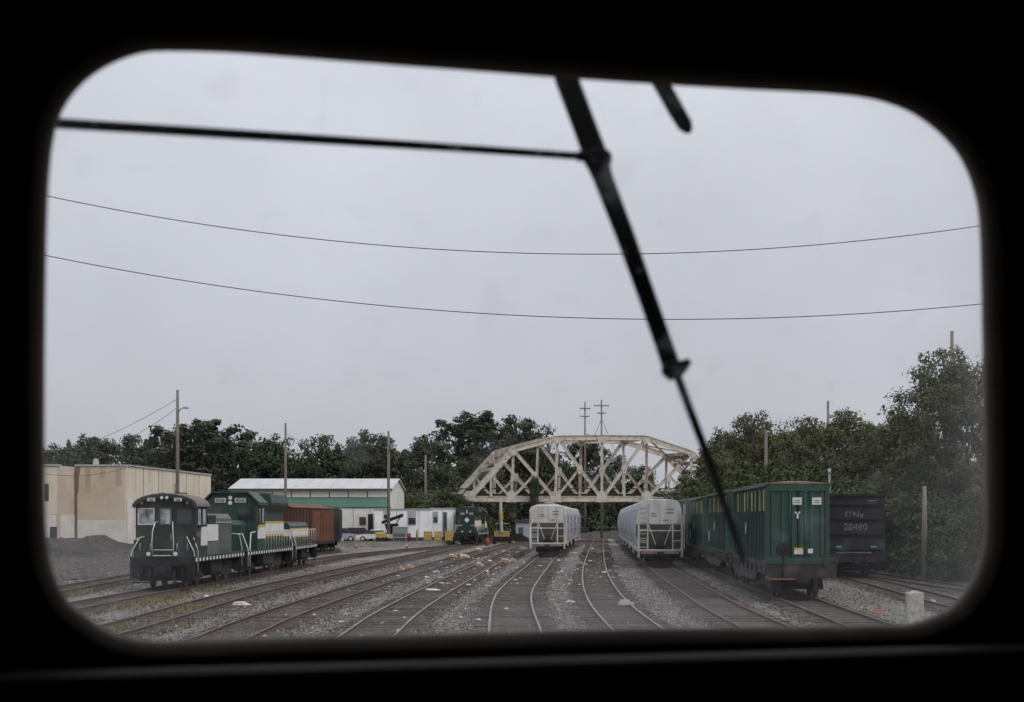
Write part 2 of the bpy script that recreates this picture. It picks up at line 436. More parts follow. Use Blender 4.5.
def engine_frame(root, L, tank=(5, 8.4), base=2.4, by=(2.6, None)):
    bx('underframe', M_black, root, -1.5, 1.5, .25, L-.25, 1.18, 1.42)
    bx('walkway', M_dgreen, root, -1.52, 1.52, .2, L-.2, 1.424, 1.47)
    for s in (-1, 1): striped_sill(root, s*1.525, .3, L-.3, 1.24, 1.40)
    for y, s in ((.2, -1), (L-.2, 1)):
        ya, yb = sorted((y, y - s*.12))
        bx('end_plate', M_black, root, -1.42, 1.42, ya, yb, 1.02, 1.42)
        bx('draft_box', M_black, root, -.4, .4, *sorted((y - s*.02, y - s*.9)), .6, 1.018)
        for sx in (-1, 1):
            bx('footboard', M_black, root, *sorted((sx*.5, sx*1.35)), *sorted((y-s*.1, y+s*.12)), .24, .29)
            for xx in (.55, 1.28): bx('footboard_hanger', M_black, root, *sorted((sx*xx, sx*(xx+.05))), *sorted((y-s*.05, y+s*.0)), .29, 1.02)
        coupler(root, y, s); hose(root, -.6, y, s); hose(root, .55, y, s)
    MB().levels([(.42, -1.05, 1.05, tank[0]+.1, tank[1]-.1), (.6, -1.3, 1.3, tank[0], tank[1]), (1.17, -1.3, 1.3, tank[0], tank[1])]).build('fuel_tank', M_black, root)
    for y in by: bogie(root, y, base, .5)
    for x in (-1.5, 1.5):
        for y in (.55, L-.55): steps(root, x, y)

def pane(root, m, x0, x1, y0, y1, z0, z1, frame=None, face='y', t=.03):
    """window: raised frame of four bars with the pane set back inside it"""
    w = MB()
    if face == 'y':   # facing -y at y0
        f = .055
        for a in ((x0-f, x1+f, y0-t, y0+.02, z0-f, z0), (x0-f, x1+f, y0-t, y0+.02, z1, z1+f), (x0-f, x0, y0-t, y0+.02, z0, z1), (x1, x1+f, y0-t, y0+.02, z0, z1)): w.box(*a)
        o = w.build('window_frame', frame or M_black, root)
        bx('pane', m, o, x0, x1, y0-.012, y0+.01, z0, z1)
    else:             # facing +x / -x at x0
        s = 1 if face == '+x' else -1; f = .055
        xa, xb = sorted((x0 - s*.02, x0 + s*t))
        for a in ((xa, xb, y0-f, y1+f, z0-f, z0), (xa, xb, y0-f, y1+f, z1, z1+f), (xa, xb, y0-f, y0, z0, z1), (xa, xb, y1, y1+f, z0, z1)): w.box(*a)
        o = w.build('window_frame', frame or M_black, root)
        xa, xb = sorted((x0 - s*.01, x0 + s*.012))
        bx('pane', m, o, xa, xb, y0, y1, z0, z1)
    return o
def number_board(root, x, y, z, w, body, s=-1, h=.2):
    o = bx('number_board', M_board, root, x-w/2, x+w/2, min(y, y+s*.04), max(y, y+s*.04), z-h/2, z+h/2)
    text('numerals', body, h*.95, (x, y+s*.05, z-.01), (R(90), 0, 0 if s < 0 else R(180)), M_ink, o)
def headlight(root, x, y, z, r, s=-1, nm='headlight'):
    h = MB().disc((x, y+s*.03, z), (0,1,0), r*1.25, .08, 14).build(nm, M_black, root)
    MB().disc((x, y+s*.075, z), (0,1,0), r, .03, 14).build('lens', M_lamp, h)

def louvre_doors(root, x, y0, y1, z0, z1, n, m):
    s = 1 if x > 0 else -1
    w = (y1-y0)/n
    d = MB().box(*sorted((x, x+s*.03)), .04, w-.04, z0, z1).mesh('hood_door', m)
    lv = MB()
    for k in range(4):
        zz = z1 - .25 - k*.12
        lv.box(*sorted((x+s*.03, x+s*.05)), .12, w-.12, zz, zz+.05)
    lv = lv.mesh('louvre', m)
    for i in range(n):
        o = link('hood_door', d, root, (0, y0+i*w, 0))
        if i % 2 == 0: link('louvre', lv, o)

def make_switcher(label, loc, rz):
    t = thing('switcher_locomotive', label, 'locomotive', loc, rz, 'green yard engines')
    L = 13.4
    engine_frame(t, L, (5.2, 8.2), 2.44, (2.9, L-2.9))
    bx('underside_shade', M_black, t, -1.3, 1.3, 1.0, 1.1, .32, 1.17)  # black sheet added as the dark shade below the platform, closing the wheel gap
    # cab: walls with an arched head under an arched roof
    def arch(w, z0, rise, k=12): return [(w*math.cos(math.pi*i/k)*-1, z0 + rise*math.sin(math.pi*i/k)) for i in range(k+1)]
    top = [(x, z) for x, z in arch(1.4, 3.84, .5)]
    MB().prism([(1.4, 1.47), (-1.4, 1.47)] + top, .95, 3.65).build('cab', M_dgreen, t)
    up = arch(1.52, 3.82, .62, 16); lo = arch(1.46, 3.78, .56, 16)
    MB().prism(up + lo[::-1], .72, 3.85).build('roof', M_pinkroof, t)
    MB().prism([(x, z-.02) for x, z in arch(1.5, 3.80, .60, 16)] + arch(1.4, 3.72, .5, 16)[::-1], .70, .79).build('roof_lip', M_dgreen, t)
    y = .95
    pane(t, M_seeglass, -1.25, -.58, y, 0, 3.0, 3.68, M_rail)
    d = bx('cab_door', M_dgreen, t, -.36, .36, y-.05, y+.01, 1.5, 3.82)
    pane(t, M_seeglass, -.22, .22, y-.06, 0, 3.0, 3.68, M_grey)
    pane(t, M_glass, .52, 1.2, y, 0, 3.0, 3.66, M_dgreen)
    MB().tube([(.26, y-.1, 2.2), (.26, y-.15, 2.25), (.26, y-.15, 2.5)], .015, 5).build('door_handle', M_bright, d)
    for s in (-1, 1):
        pane(t, M_seeglass if s > 0 else M_glass, s*1.4, 0, 1.3, 2.1, 2.95, 3.7, M_black, '+x' if s > 0 else '-x')
        pane(t, M_seeglass, s*1.4, 0, 2.45, 3.3, 2.95, 3.7, M_black, '+x' if s > 0 else '-x')
    number_board(t, -.62, .70, 4.13, .36, '206', -1, .16); number_board(t, .62, .70, 4.13, .36, '206', -1, .16)
    headlight(t, -.12, .70, 4.22, .075); headlight(t, .12, .70, 4.22, .075)
    for x in (-1.05, 1.05): MB().disc((x, .68, 3.97), (0,1,0), .07, .06, 10).build('marker_light', M_orange, t)
    MB().tube([(-.5, 2.3, 4.2), (-.5, 2.3, 4.42)], .05, 6).tube([(-.5, 1.9, 4.42), (-.5, 2.7, 4.42)], [.04, .08], 8).build('air_horn', M_black, t)
    headlight(t, -.62, .2, 1.60, .1, -1, 'platform_light'); headlight(t, .62, .2, 1.60, .1, -1, 'platform_light')
    # end handrails: two bowed grabs beside the door, slanted corner grabs
    for s in (-1, 1):
        tb('door_grab', M_rail, t, [(s*.48, .3, 1.5), (s*.5, .28, 2.1), (s*.47, .3, 2.7), (s*.40, .55, 3.05), (s*.36, .9, 3.1)], .024)
        tb('corner_grab', M_rail, t, [(s*1.46, .35, .75), (s*1.47, .32, 1.5), (s*1.44, .32, 1.7), (s*1.1, .45, 2.35), (s*.98, .9, 2.4)], .023)
        tb('step_grab', M_rail, t, [(s*1.52, .85, .7), (s*1.52, .85, 1.75), (s*1.3, .9, 2.35)], .023)
    tb('end_chain', M_rail, t, [(-.48, .29, 1.78), (.48, .29, 1.78)], .02)
    bx('drop_step', M_rail, t, -.4, .4, .08, .34, 1.50, 1.54)
    bx('end_locker', M_dgreen, t, -1.4, -.6, .55, .94, 1.47, 2.25); bx('end_locker', M_dgreen, t, .6, 1.4, .55, .94, 1.47, 2.25)
    # hood with battery boxes, stack and radiator grille
    MB().prism([(.95, 1.47), (-.95, 1.47), (-.95, 3.25), (-.75, 3.5), (.75, 3.5), (.95, 3.25)], 3.66, 12.6).build('hood', M_grey, t)
    for s in (-1, 1):
        louvre_doors(t, s*.955, 5.4, 12.2, 1.6, 3.15, 9, M_grey)
        bx('battery_box', M_white, t, *sorted((s*.96, s*1.38)), 3.75, 6.6, 2.15, 2.95)
        bx('cab_panel', M_white, t, *sorted((s*1.4, s*1.42)), 2.1, 3.6, 1.95, 2.85)
        bx('sand_box', M_grey, t, *sorted((s*.97, s*1.36)), 3.75, 6.6, 1.48, 2.13)
        bx('tool_locker', M_black, t, *sorted((s*.97, s*1.3)), 4.4, 6.4, 2.96, 3.4)
        tb('step_grab', M_rail, t, [(s*1.5, 12.6, .7), (s*1.5, 12.6, 1.7), (s*1.46, 12.1, 2.4), (s*1.1, 12.1, 2.45)], .028)
        tb('hood_grab', M_rail, t, [(s*1.0, 6.9, 3.0), (s*1.06, 6.9, 3.05), (s*1.06, 12.2, 3.05), (s*1.0, 12.2, 3.0)], .018)
    MB().disc((0, 8.0, 3.7), (0,0,1), .2, .5, 10).build('exhaust_stack', M_black, t)
    for s in (-1, 1):
        tb('brake_pipe', M_black, t, [(s*.9, .1, .9), (s*.95, .0, .7), (s*1.0, -.05, .4)], .03)
        bx('cab_seam', M_black, t, *sorted((s*1.4, s*1.408)), 2.2, 2.23, 1.5, 3.8)
        bx('armrest', M_black, t, *sorted((s*1.4, s*1.5)), 1.25, 2.15, 2.84, 2.89)
        bx('number_plate', M_grey, t, *sorted((s*1.4, s*1.412)), 1.2, 1.9, 2.35, 2.6)
        for x in (.62, 1.1): tb('locker_grab', M_rail, t, [(s*x, .53, 1.75), (s*x, .49, 1.78), (s*x, .49, 2.05), (s*x, .53, 2.08)], .014)
    tb('roof_pipe', M_black, t, [(.45, 1.0, 4.46), (.45, 3.6, 4.46)], .03)
    tb('antenna', M_black, t, [(.2, 2.0, 4.4), (.2, 2.0, 4.9)], .015)
    tb('wiper_arm', M_black, t, [(-.9, .9, 3.66), (-.8, .9, 3.2)], .012)
    bx('radiator_shutter', M_black, t, -.8, .8, 12.59, 12.66, 1.9, 3.2)
    return t

def make_road(label, loc, rz, num, M_green=M_green):
    """road switcher: low nose, angled cab roof, tall long hood; number boards at both ends"""
    t = thing('road_locomotive', label, 'locomotive', loc, rz, 'green yard engines')
    L = 17.2
    engine_frame(t, L, (6.6, 10.6), 2.74, (3.4, L-3.4))
    MB().levels([(1.47, -.95, .95, 1.3, 3.3), (2.9, -.95, .95, 1.3, 3.3), (3.15, -.75, .75, 1.6, 3.3)]).build('nose', M_green, t)
    MB().prism([(1.52, 1.47), (-1.52, 1.47), (-1.52, 4.1), (-.95, 4.62), (.95, 4.62), (1.52, 4.1)], 3.3, 6.0).build('cab', M_green, t)
    MB().prism([(1.62, 4.06), (1.0, 4.68), (-1.0, 4.68), (-1.62, 4.06), (-1.66, 4.16), (-1.02, 4.78), (1.02, 4.78), (1.66, 4.16)], 3.1, 6.1).build('cab_roof', M_green, t)
    y = 3.3
    for s in (-1, 1):
        pane(t, M_glass, *sorted((s*.42, s*1.32)), y, 0, 3.12, 3.92, M_green)
        pane(t, M_glass, s*1.52, 0, 3.7, 4.5, 3.0, 3.85, M_black, '+x' if s > 0 else '-x')
        pane(t, M_seeglass, s*1.52, 0, 4.75, 5.5, 3.0, 3.85, M_black, '+x' if s > 0 else '-x')
        number_board(t, s*.56, y, 4.28, .62, num, -1, .26)
        bx('roof_edge', M_grey, t, *sorted((s*1.60, s*1.67)), 3.12, 6.08, 4.03, 4.09)
    for z in (4.42, 4.14): headlight(t, 0, y, z, .12)
    bx('windshield_post', M_green, t, -.36, .36, 3.22, 3.31, 3.0, 4.05)
    # long hood, radiator flare, fans
    MB().prism([(1.0, 1.47), (-1.0, 1.47), (-1.0, 4.2), (-.8, 4.45), (.8, 4.45), (1.0, 4.2)], 6.0, L-1.0).build('long_hood', M_green, t)
    MB().prism([(1.0, 3.6), (-1.0, 3.6), (-1.45, 4.1), (-1.3, 4.72), (1.3, 4.72), (1.45, 4.1)], 9.0, L-1.6).build('radiator_flare', M_green, t)
    for yy in (10.6, 12.4, 14.2): MB().disc((0, yy, 4.78), (0,0,1), .62, .16, 16).build('roof_fan', M_grey, t)
    MB().levels([(4.45, -.4, .4, 6.8, 7.7), (4.8, -.3, .3, 6.9, 7.6)]).build('exhaust_stack', M_black, t)
    for s in (-1, 1):
        f = '+x' if s > 0 else '-x'
        louvre_doors(t, s*1.0, 6.3, L-1.3, 1.6, 2.2, 14, M_green)
        bx('white_band', M_white, t, *sorted((s*1.0, s*1.035)), 6.05, L-1.02, 2.3, 2.95)
        bx('yellow_line', M_yellow, t, *sorted((s*1.0, s*1.04)), 6.05, L-1.02, 2.95, 3.08)
        bx('yellow_line', M_yellow, t, *sorted((s*1.0, s*1.04)), 6.05, L-1.02, 2.17, 2.29)
        bx('white_band', M_white, t, *sorted((s*1.52, s*1.545)), 3.35, 5.98, 2.1, 2.75)
        MB().prismx([(3.32, 2.6), (4.2, 2.76), (5.98, 2.76), (5.98, 2.9), (4.15, 2.9), (3.32, 2.74)], *sorted((s*1.522, s*1.55))).build('yellow_line', M_yellow, t)
        bx('radiator_grille', M_black, t, *sorted((s*1.3, s*1.46)), 9.4, L-2, 4.14, 4.2)
        handrail(t, s*1.47, 6.3, L-.5, 1.47, 2.5, 10)
        tb('step_grab', M_rail, t, [(s*1.5, 1.0, .6), (s*1.5, 1.0, 1.6), (s*1.46, 1.5, 2.45), (s*1.46, 3.0, 2.5)], .034)
        tb('step_grab', M_rail, t, [(s*1.5, .35, .6), (s*1.5, .35, 1.6), (s*1.2, .3, 2.4), (s*.5, .3, 2.4)], .034)
        tb('step_grab', M_rail, t, [(s*1.5, L-.35, .6), (s*1.5, L-.35, 1.6), (s*1.2, L-.3, 2.4), (s*.5, L-.3, 2.4)], .034)
        number_board(t, s*.56, L-1.0, 3.9, .52, num, 1, .24)
    headlight(t, 0, L-1.0, 4.05, .11, 1); headlight(t, 0, L-1.0, 4.27, .11, 1)
    MB().prism([(0, 2.75), (.34, 3.1), (0, 3.45), (-.34, 3.1)], L-1.0, L-.97).build('white_emblem', M_white, t)
    for x in (-.5, .5): headlight(t, x, L-.2, 1.62, .11, 1, 'ditch_light')
    return t

def make_slug(label, loc, rz):
    t = thing('slug_locomotive', label, 'locomotive', loc, rz, 'green yard engines')
    L = 12.6
    engine_frame(t, L, (5, 7.6), 2.6, (2.9, L-2.9))
    MB().prism([(1.0, 1.47), (-1.0, 1.47), (-1.0, 2.75), (-.85, 2.95), (.85, 2.95), (1.0, 2.75)], 1.2, L-1.2).build('low_hood', M_green, t)
    bx('hood_top', M_grey, t, -.8, .8, 1.3, L-1.3, 2.95, 3.02)
    for s in (-1, 1):
        louvre_doors(t, s*1.0, 1.5, L-1.5, 1.55, 1.95, 10, M_green)
        bx('white_band', M_white, t, *sorted((s*1.0, s*1.035)), 1.25, L-1.25, 2.08, 2.5)
        bx('yellow_line', M_yellow, t, *sorted((s*1.0, s*1.04)), 1.25, L-1.25, 2.5, 2.6)
        bx('yellow_line', M_yellow, t, *sorted((s*1.0, s*1.04)), 1.25, L-1.25, 1.98, 2.07)
        handrail(t, s*1.47, .5, L-.5, 1.47, 2.5, 9)
        tb('step_grab', M_rail, t, [(s*1.5, .35, .6), (s*1.5, .35, 1.6), (s*1.2, .3, 2.5), (s*.5, .3, 2.5)], .034)
    bx('white_band', M_white, t, -.98, .98, 1.165, 1.2, 2.08, 2.5)
    return t

loc, rz = pose('L4', 78.8, 13.4)
make_switcher('dark green yard engine with arched cab roof, at the front of the engine row', loc, rz)
loc, rz = pose('L4', 93.0, 17.2)
make_road('tall green engine with white and yellow band, behind the arched roof engine', loc, rz, '8206')
loc, rz = pose('L4', 111.0, 12.6)
make_slug('low green engine without a cab, last in the engine row', loc, rz)
L_ = 17.2
D_ = 140 * K
x0, x1 = centre('L3', D_), centre('L3', D_ + L_); a = -math.atan2(x1-x0, L_)
make_road('distant green engine with white diamond emblem beside the white trailers', (x1, D_+L_, RT), a + math.pi, '2014', mat('dark_engine_green', (0.008, 0.030, 0.022), .5, c2=(.02,.03,.026), scale=1.5))

# ---- covered hopper cars
M_cream = mat('hopper_cream', (0.55, 0.545, 0.51), 0.65, c2=(0.33, 0.285, 0.255), scale=1.8, lo=0.42, hi=0.75, stretch=(1,1,.22))
M_hgrey = mat('hopper_grey', (0.42, 0.425, 0.405), 0.6, c2=(0.25, 0.24, 0.22), scale=1.8, lo=0.42, hi=0.75, stretch=(1,1,.22))
M_silver = mat('hopper_silver', (0.36, 0.375, 0.40), 0.55, c2=(0.20, 0.195, 0.19), scale=1.2, lo=0.42, hi=0.75, stretch=(1,1,.2))
M_slope = mat('slope_sheet', (0.30, 0.285, 0.255), 0.85, c2=(0.18, 0.165, 0.145), scale=1.5)
M_rustsill = mat('rusty_sill', (0.16, 0.085, 0.06), 0.85, c2=(0.22, 0.20, 0.18), scale=2.5, lo=.4, hi=.62)
M_purple = mat('purple_letters', (0.17, 0.165, 0.26), 0.7, c2=(0.3,0.3,0.34), scale=2)
M_stencil = mat('dark_stencil', (0.10, 0.10, 0.10), 0.7)
def make_hopper(label, loc, rz, endm, sidem, ribs, purple):
    t = thing('hopper_car', label, 'hopper car', loc, rz, 'covered hopper cars')
    L = 16.6
    b = MB(); e = 0.75
    if ribs: prof = [(1.15, 1.48, 2.3), (2.0, 1.52, 1.6), (2.85, 1.53, e), (4.0, 1.53, e), (4.3, 1.42, e), (4.5, .9, e+.05), (4.56, .3, e+.05)]
    else:    prof = [(1.15, 1.42, 2.5), (1.7, 1.56, 1.95), (2.3, 1.62, 1.35), (2.87, 1.62, e), (3.4, 1.56, e), (3.9, 1.46, e), (4.3, 1.34, e), (4.5, 1.12, e), (4.58, .3, e+.05)]
    b.levels([(z, -w, w, y, L-y) for z, w, y in prof])
    # the slope sheets below the end walls get a darker material
    for i, f in enumerate(b.f):
        vs = [b.v[k] for k in f]
        if len(f) == 4 and min(v[2] for v in vs) < 2.8 and (max(v[1] for v in vs) < 4 or min(v[1] for v in vs) > L-4): b.mi[i] = 1
        elif len(f) == 4 and (max(v[1] for v in vs) < 1 or min(v[1] for v in vs) > L-1): b.mi[i] = 2
    b.build('body', [sidem, M_slope, endm], t)
    for s in (-1, 1):
        bx('side_sill', sidem, t, *sorted((s*1.42, s*1.56)), .1, L-.1, 1.0, 1.22)
    bx('centre_sill', M_black, t, -.35, .35, .1, L-.1, .78, 1.04)
    for y, s in ((0, 1), (L, -1)):
        Y = lambda d: y + s*d
        near = s > 0
        bx('end_platform', endm, t, -1.41, 1.41, *sorted((Y(0), Y(.9))), 1.06, 1.16)
        es = bx('end_sill', M_rustsill, t, -1.3, 1.3, *sorted((Y(-.03), Y(.12))), .86, 1.058)
        for sx in (-1, 1):
            bx('corner_post', endm, t, *sorted((sx*1.40, sx*1.52)), *sorted((Y(.02), Y(.14))), .62 if near else 1.0, 2.86)
            bx('post', endm, t, *sorted((sx*.80, sx*.90)), *sorted((Y(.02), Y(.12))), 1.16, 2.86)
            br('slanted_brace', endm, t, (sx*.78, Y(.5), 2.82), (sx*.22, Y(.5), 1.3), .06, .06, (0,1,0))
            bx('grab_iron', endm, t, *sorted((sx*.92, sx*1.39)), *sorted((Y(.03), Y(.07))), 1.72, 1.77)
            MB().prism([(sx*1.38, .62), (sx*1.54, .62), (sx*1.54, 1.0), (sx*1.38, 1.0)], *sorted((Y(.02), Y(.4)))).build('stirrup', endm, t)
            bx('top_stringer', endm, t, *sorted((sx*1.40, sx*1.5)), *sorted((Y(.14), Y(.8))), 2.78, 2.86)
        bx('end_rail', endm, t, -1.39, 1.39, *sorted((Y(.0), Y(.05))), 2.40, 2.47)
        if near:
            MB().disc((0, Y(.25), 1.60), (0,1,0), .25, .08, 16).build('brake_wheel', M_ink, t)
            bx('brake_cylinder', M_black, t, -.3, .3, Y(.35), Y(.8), 1.2, 1.5)
            for k in range(2): bx('stencil', M_stencil, t, .4, .95, Y(e-.012), Y(e-.002), 3.85-.24*k, 3.92-.24*k)
            for x in (-.78, -.02, .75): bx('end_seam', M_slope, t, x-.015, x+.015, Y(e-.02), Y(e-.001), 2.9, 4.25)
            for k in range(5): bx('ladder_rung', endm, t, -1.39, -.91, Y(.03), Y(.07), 1.3+k*.3, 1.335+k*.3)
            for k in range(4): bx('ladder_rung', endm, t, -1.3, -.9, Y(e-.09), Y(e-.06), 3.05+k*.32, 3.085+k*.32)
            bx('heap_shield', M_rustsill, t, -1.35, 1.35, Y(e-.05), Y(e-.002), 2.84, 2.9)
            for xa, xb, za, zb in ((-.62, -.3, 3.55, 3.62), (-.62, -.2, 3.4, 3.46), (.2, .6, 3.1, 3.16)): bx('stencil', M_stencil, t, xa, xb, Y(e-.012), Y(e-.002), za, zb)
            tb('train_line', M_black, t, [(-.9, Y(-.02), .8), (-.3, Y(-.06), .74), (.5, Y(-.02), .8)], .03)
            bx('brake_rigging', M_black, t, -.9, .9, Y(.9), Y(1.0), .35, .5)
        coupler(t, y, -s); hose(t, .4, y, -s)
        bogie(t, y + s*2.2, 1.75, .42, bright=near)
    for k in range(3):
        c = 4.6 + k*3.7
        MB().levels([(.42, -.45, .45, c-.4, c+.4), (.55, -.5, .5, c-.45, c+.45), (1.16, -1.3, 1.3, c-1.6, c+1.6)]).build('discharge_chute', sidem, t)
    bx('roof_walk', M_grey, t, -.35, .35, .8, L-.8, 4.60, 4.64)
    for k in range(6): MB().levels([(4.50, -.38, .38, 1.8+k*2.4, 2.9+k*2.4), (4.70, -.3, .3, 1.9+k*2.4, 2.8+k*2.4)]).build('roof_hatch', sidem, t)
    if ribs:
        rm = MB().box(1.53, 1.62, -.06, .06, 1.2, 4.1).mesh('rib', sidem); rn = MB().box(-1.62, -1.53, -.06, .06, 1.2, 4.1).mesh('rib', sidem)
        for k in range(13):
            for m in (rm, rn): link('rib', m, t, (0, 1.0 + k*(L-2)/12, 0))
        ring = [(-1.5, 2.86), (-1.5, 4.05), (-1.32, 4.3), (1.32, 4.3), (1.5, 4.05), (1.5, 2.86)]
        tb('end_hoop', endm, t, [(x, .12, z) for x, z in ring], .06)
    else:
        for k in range(9):
            y = 1.6 + k*1.7
            MB().tube([(s_*w, y, z) for s_, w, z in ((-1,1.44,1.3),(-1,1.64,2.3),(-1,1.64,2.87),(-1,1.58,3.4),(-1,1.46,3.9),(-1,1.25,4.27))], .05, 5).build('seam', sidem, t)
    if purple:
        rnd = random.Random(4)
        for k in range(7):
            y = 3.0 + k*1.7
            p = MB()
            for j in range(4):
                z = 1.7 + j*.6 + rnd.uniform(-.1, .1)
                p.bar((1.66, y, z), (1.66, y + rnd.uniform(.5, 1.1), z + rnd.uniform(-.5, .5)), .02, .34)
            p.build('lettering', M_purple, t)
    ladder = MB()
    for k in range(8): ladder.box(1.60, 1.66, .2, .62, 1.3+k*.38, 1.34+k*.38)
    ladder.box(1.60, 1.66, .16, .21, 1.2, 4.2).box(1.60, 1.66, .61, .66, 1.2, 4.2).build('ladder', endm, t)
    return t
loc, rz = pose('M1', 147.5, 16.6)
make_hopper('cream ribbed hopper car with purple letters on its side', loc, rz, M_cream, M_cream, True, True)
for d, lb in ((165.3, 'second hopper car behind the cream one, its side lettered purple'), (183.1, 'third hopper car behind the cream one'), (200.9, 'last hopper car of the cream row, next to the bridge')):
    loc, rz = pose('M1', d, 16.6)
    make_hopper(lb, loc, rz, M_cream, M_silver, False, True)
loc, rz = pose('R1', 115.0, 16.6)
h0 = make_hopper('grey round sided hopper car, nearest of the silver row', loc, rz, M_hgrey, M_silver, False, False)
for d, lb in ((132.8, 'silver round sided hopper car, second of its row'), (150.6, 'silver round sided hopper car, third of its row'), (168.4, 'silver round sided hopper car, fourth of its row'), (186.2, 'silver round sided hopper car, fifth of its row'), (204.0, 'silver round sided hopper car at the far end of its row, next to the bridge')):
    loc, rz = pose('R1', d, 16.6)
    dup(h0, lb, loc, rz)

# ---- flatcars with green waste containers
M_cont = mat('container_green', (0.012, 0.046, 0.032), 0.75, c2=(0.030, 0.040, 0.033), scale=1.6, lo=0.42, hi=0.72, stretch=(1,1,.4), spec=0.4)
M_contd = mat('container_door_green', (0.010, 0.054, 0.037), 0.65, c2=(0.028, 0.045, 0.034), scale=1.8, lo=0.42, hi=0.72, stretch=(1,1,.35), spec=0.45)
M_refl = mat('yellow_reflector', (0.36, 0.37, 0.13), 0.6, c2=(0.22,0.23,0.09), scale=3)
M_tarp = mat('dirty_tarp', (0.11, 0.11, 0.10), 0.9, c2=(0.08, 0.06, 0.045), scale=2.2)
M_placard = mat('white_placard', (0.6, 0.6, 0.58), 0.6, c2=(0.4, 0.4, 0.38), scale=9)
M_flat = mat('flatcar_brown', (0.03, 0.024, 0.02), 0.85, c2=(0.016, 0.014, 0.013), scale=2)
def make_flatcar(label, loc, rz):
    t = thing('flatcar', label, 'flatcar', loc, rz, 'flatcars carrying containers')
    L = 19.0
    bx('deck', M_flat, t, -1.35, 1.35, .2, L-.2, 1.16, 1.32)
    for s in (-1, 1):
        MB().prismx([(.25, 1.0), (3.2, 1.0), (4.6, .62), (L-4.6, .62), (L-3.2, 1.0), (L-.25, 1.0), (L-.25, 1.36), (.25, 1.36)], *sorted((s*1.352, s*1.46))).build('side_sill', M_flat, t)
        for k in range(9): bx('stake_pocket', M_flat, t, *sorted((s*1.462, s*1.53)), 1.2+k*2.05, 1.4+k*2.05, 1.02, 1.34)
    bx('centre_sill', M_black, t, -.35, .35, .1, L-.1, .72, 1.155)
    for y, s in ((0, 1), (L, -1)):
        bx('end_sill', M_flat, t, -1.4, 1.4, *sorted((y, y+s*.2)), .85, 1.34)
        coupler(t, y, -s); hose(t, .5, y, -s)
        bogie(t, y + s*2.6, 1.78, .42)
    tb('uncoupling_lever', M_orange, t, [(-1.45, -.06, .9), (-1.3, -.12, .8), (-.2, -.14, .8)], .035)
    tb('end_grab', M_flat, t, [(.85, -.05, 1.3), (.85, -.08, 1.62), (1.42, -.08, 1.62), (1.42, -.05, 1.3)], .035)
    tb('brake_staff', M_black, t, [(-.75, -.05, .9), (-.75, -.05, 2.0)], .04)
    MB().disc((-.75, -.1, 2.0), (0,1,0), .3, .07, 14).build('brake_wheel', M_black, t)
    return t
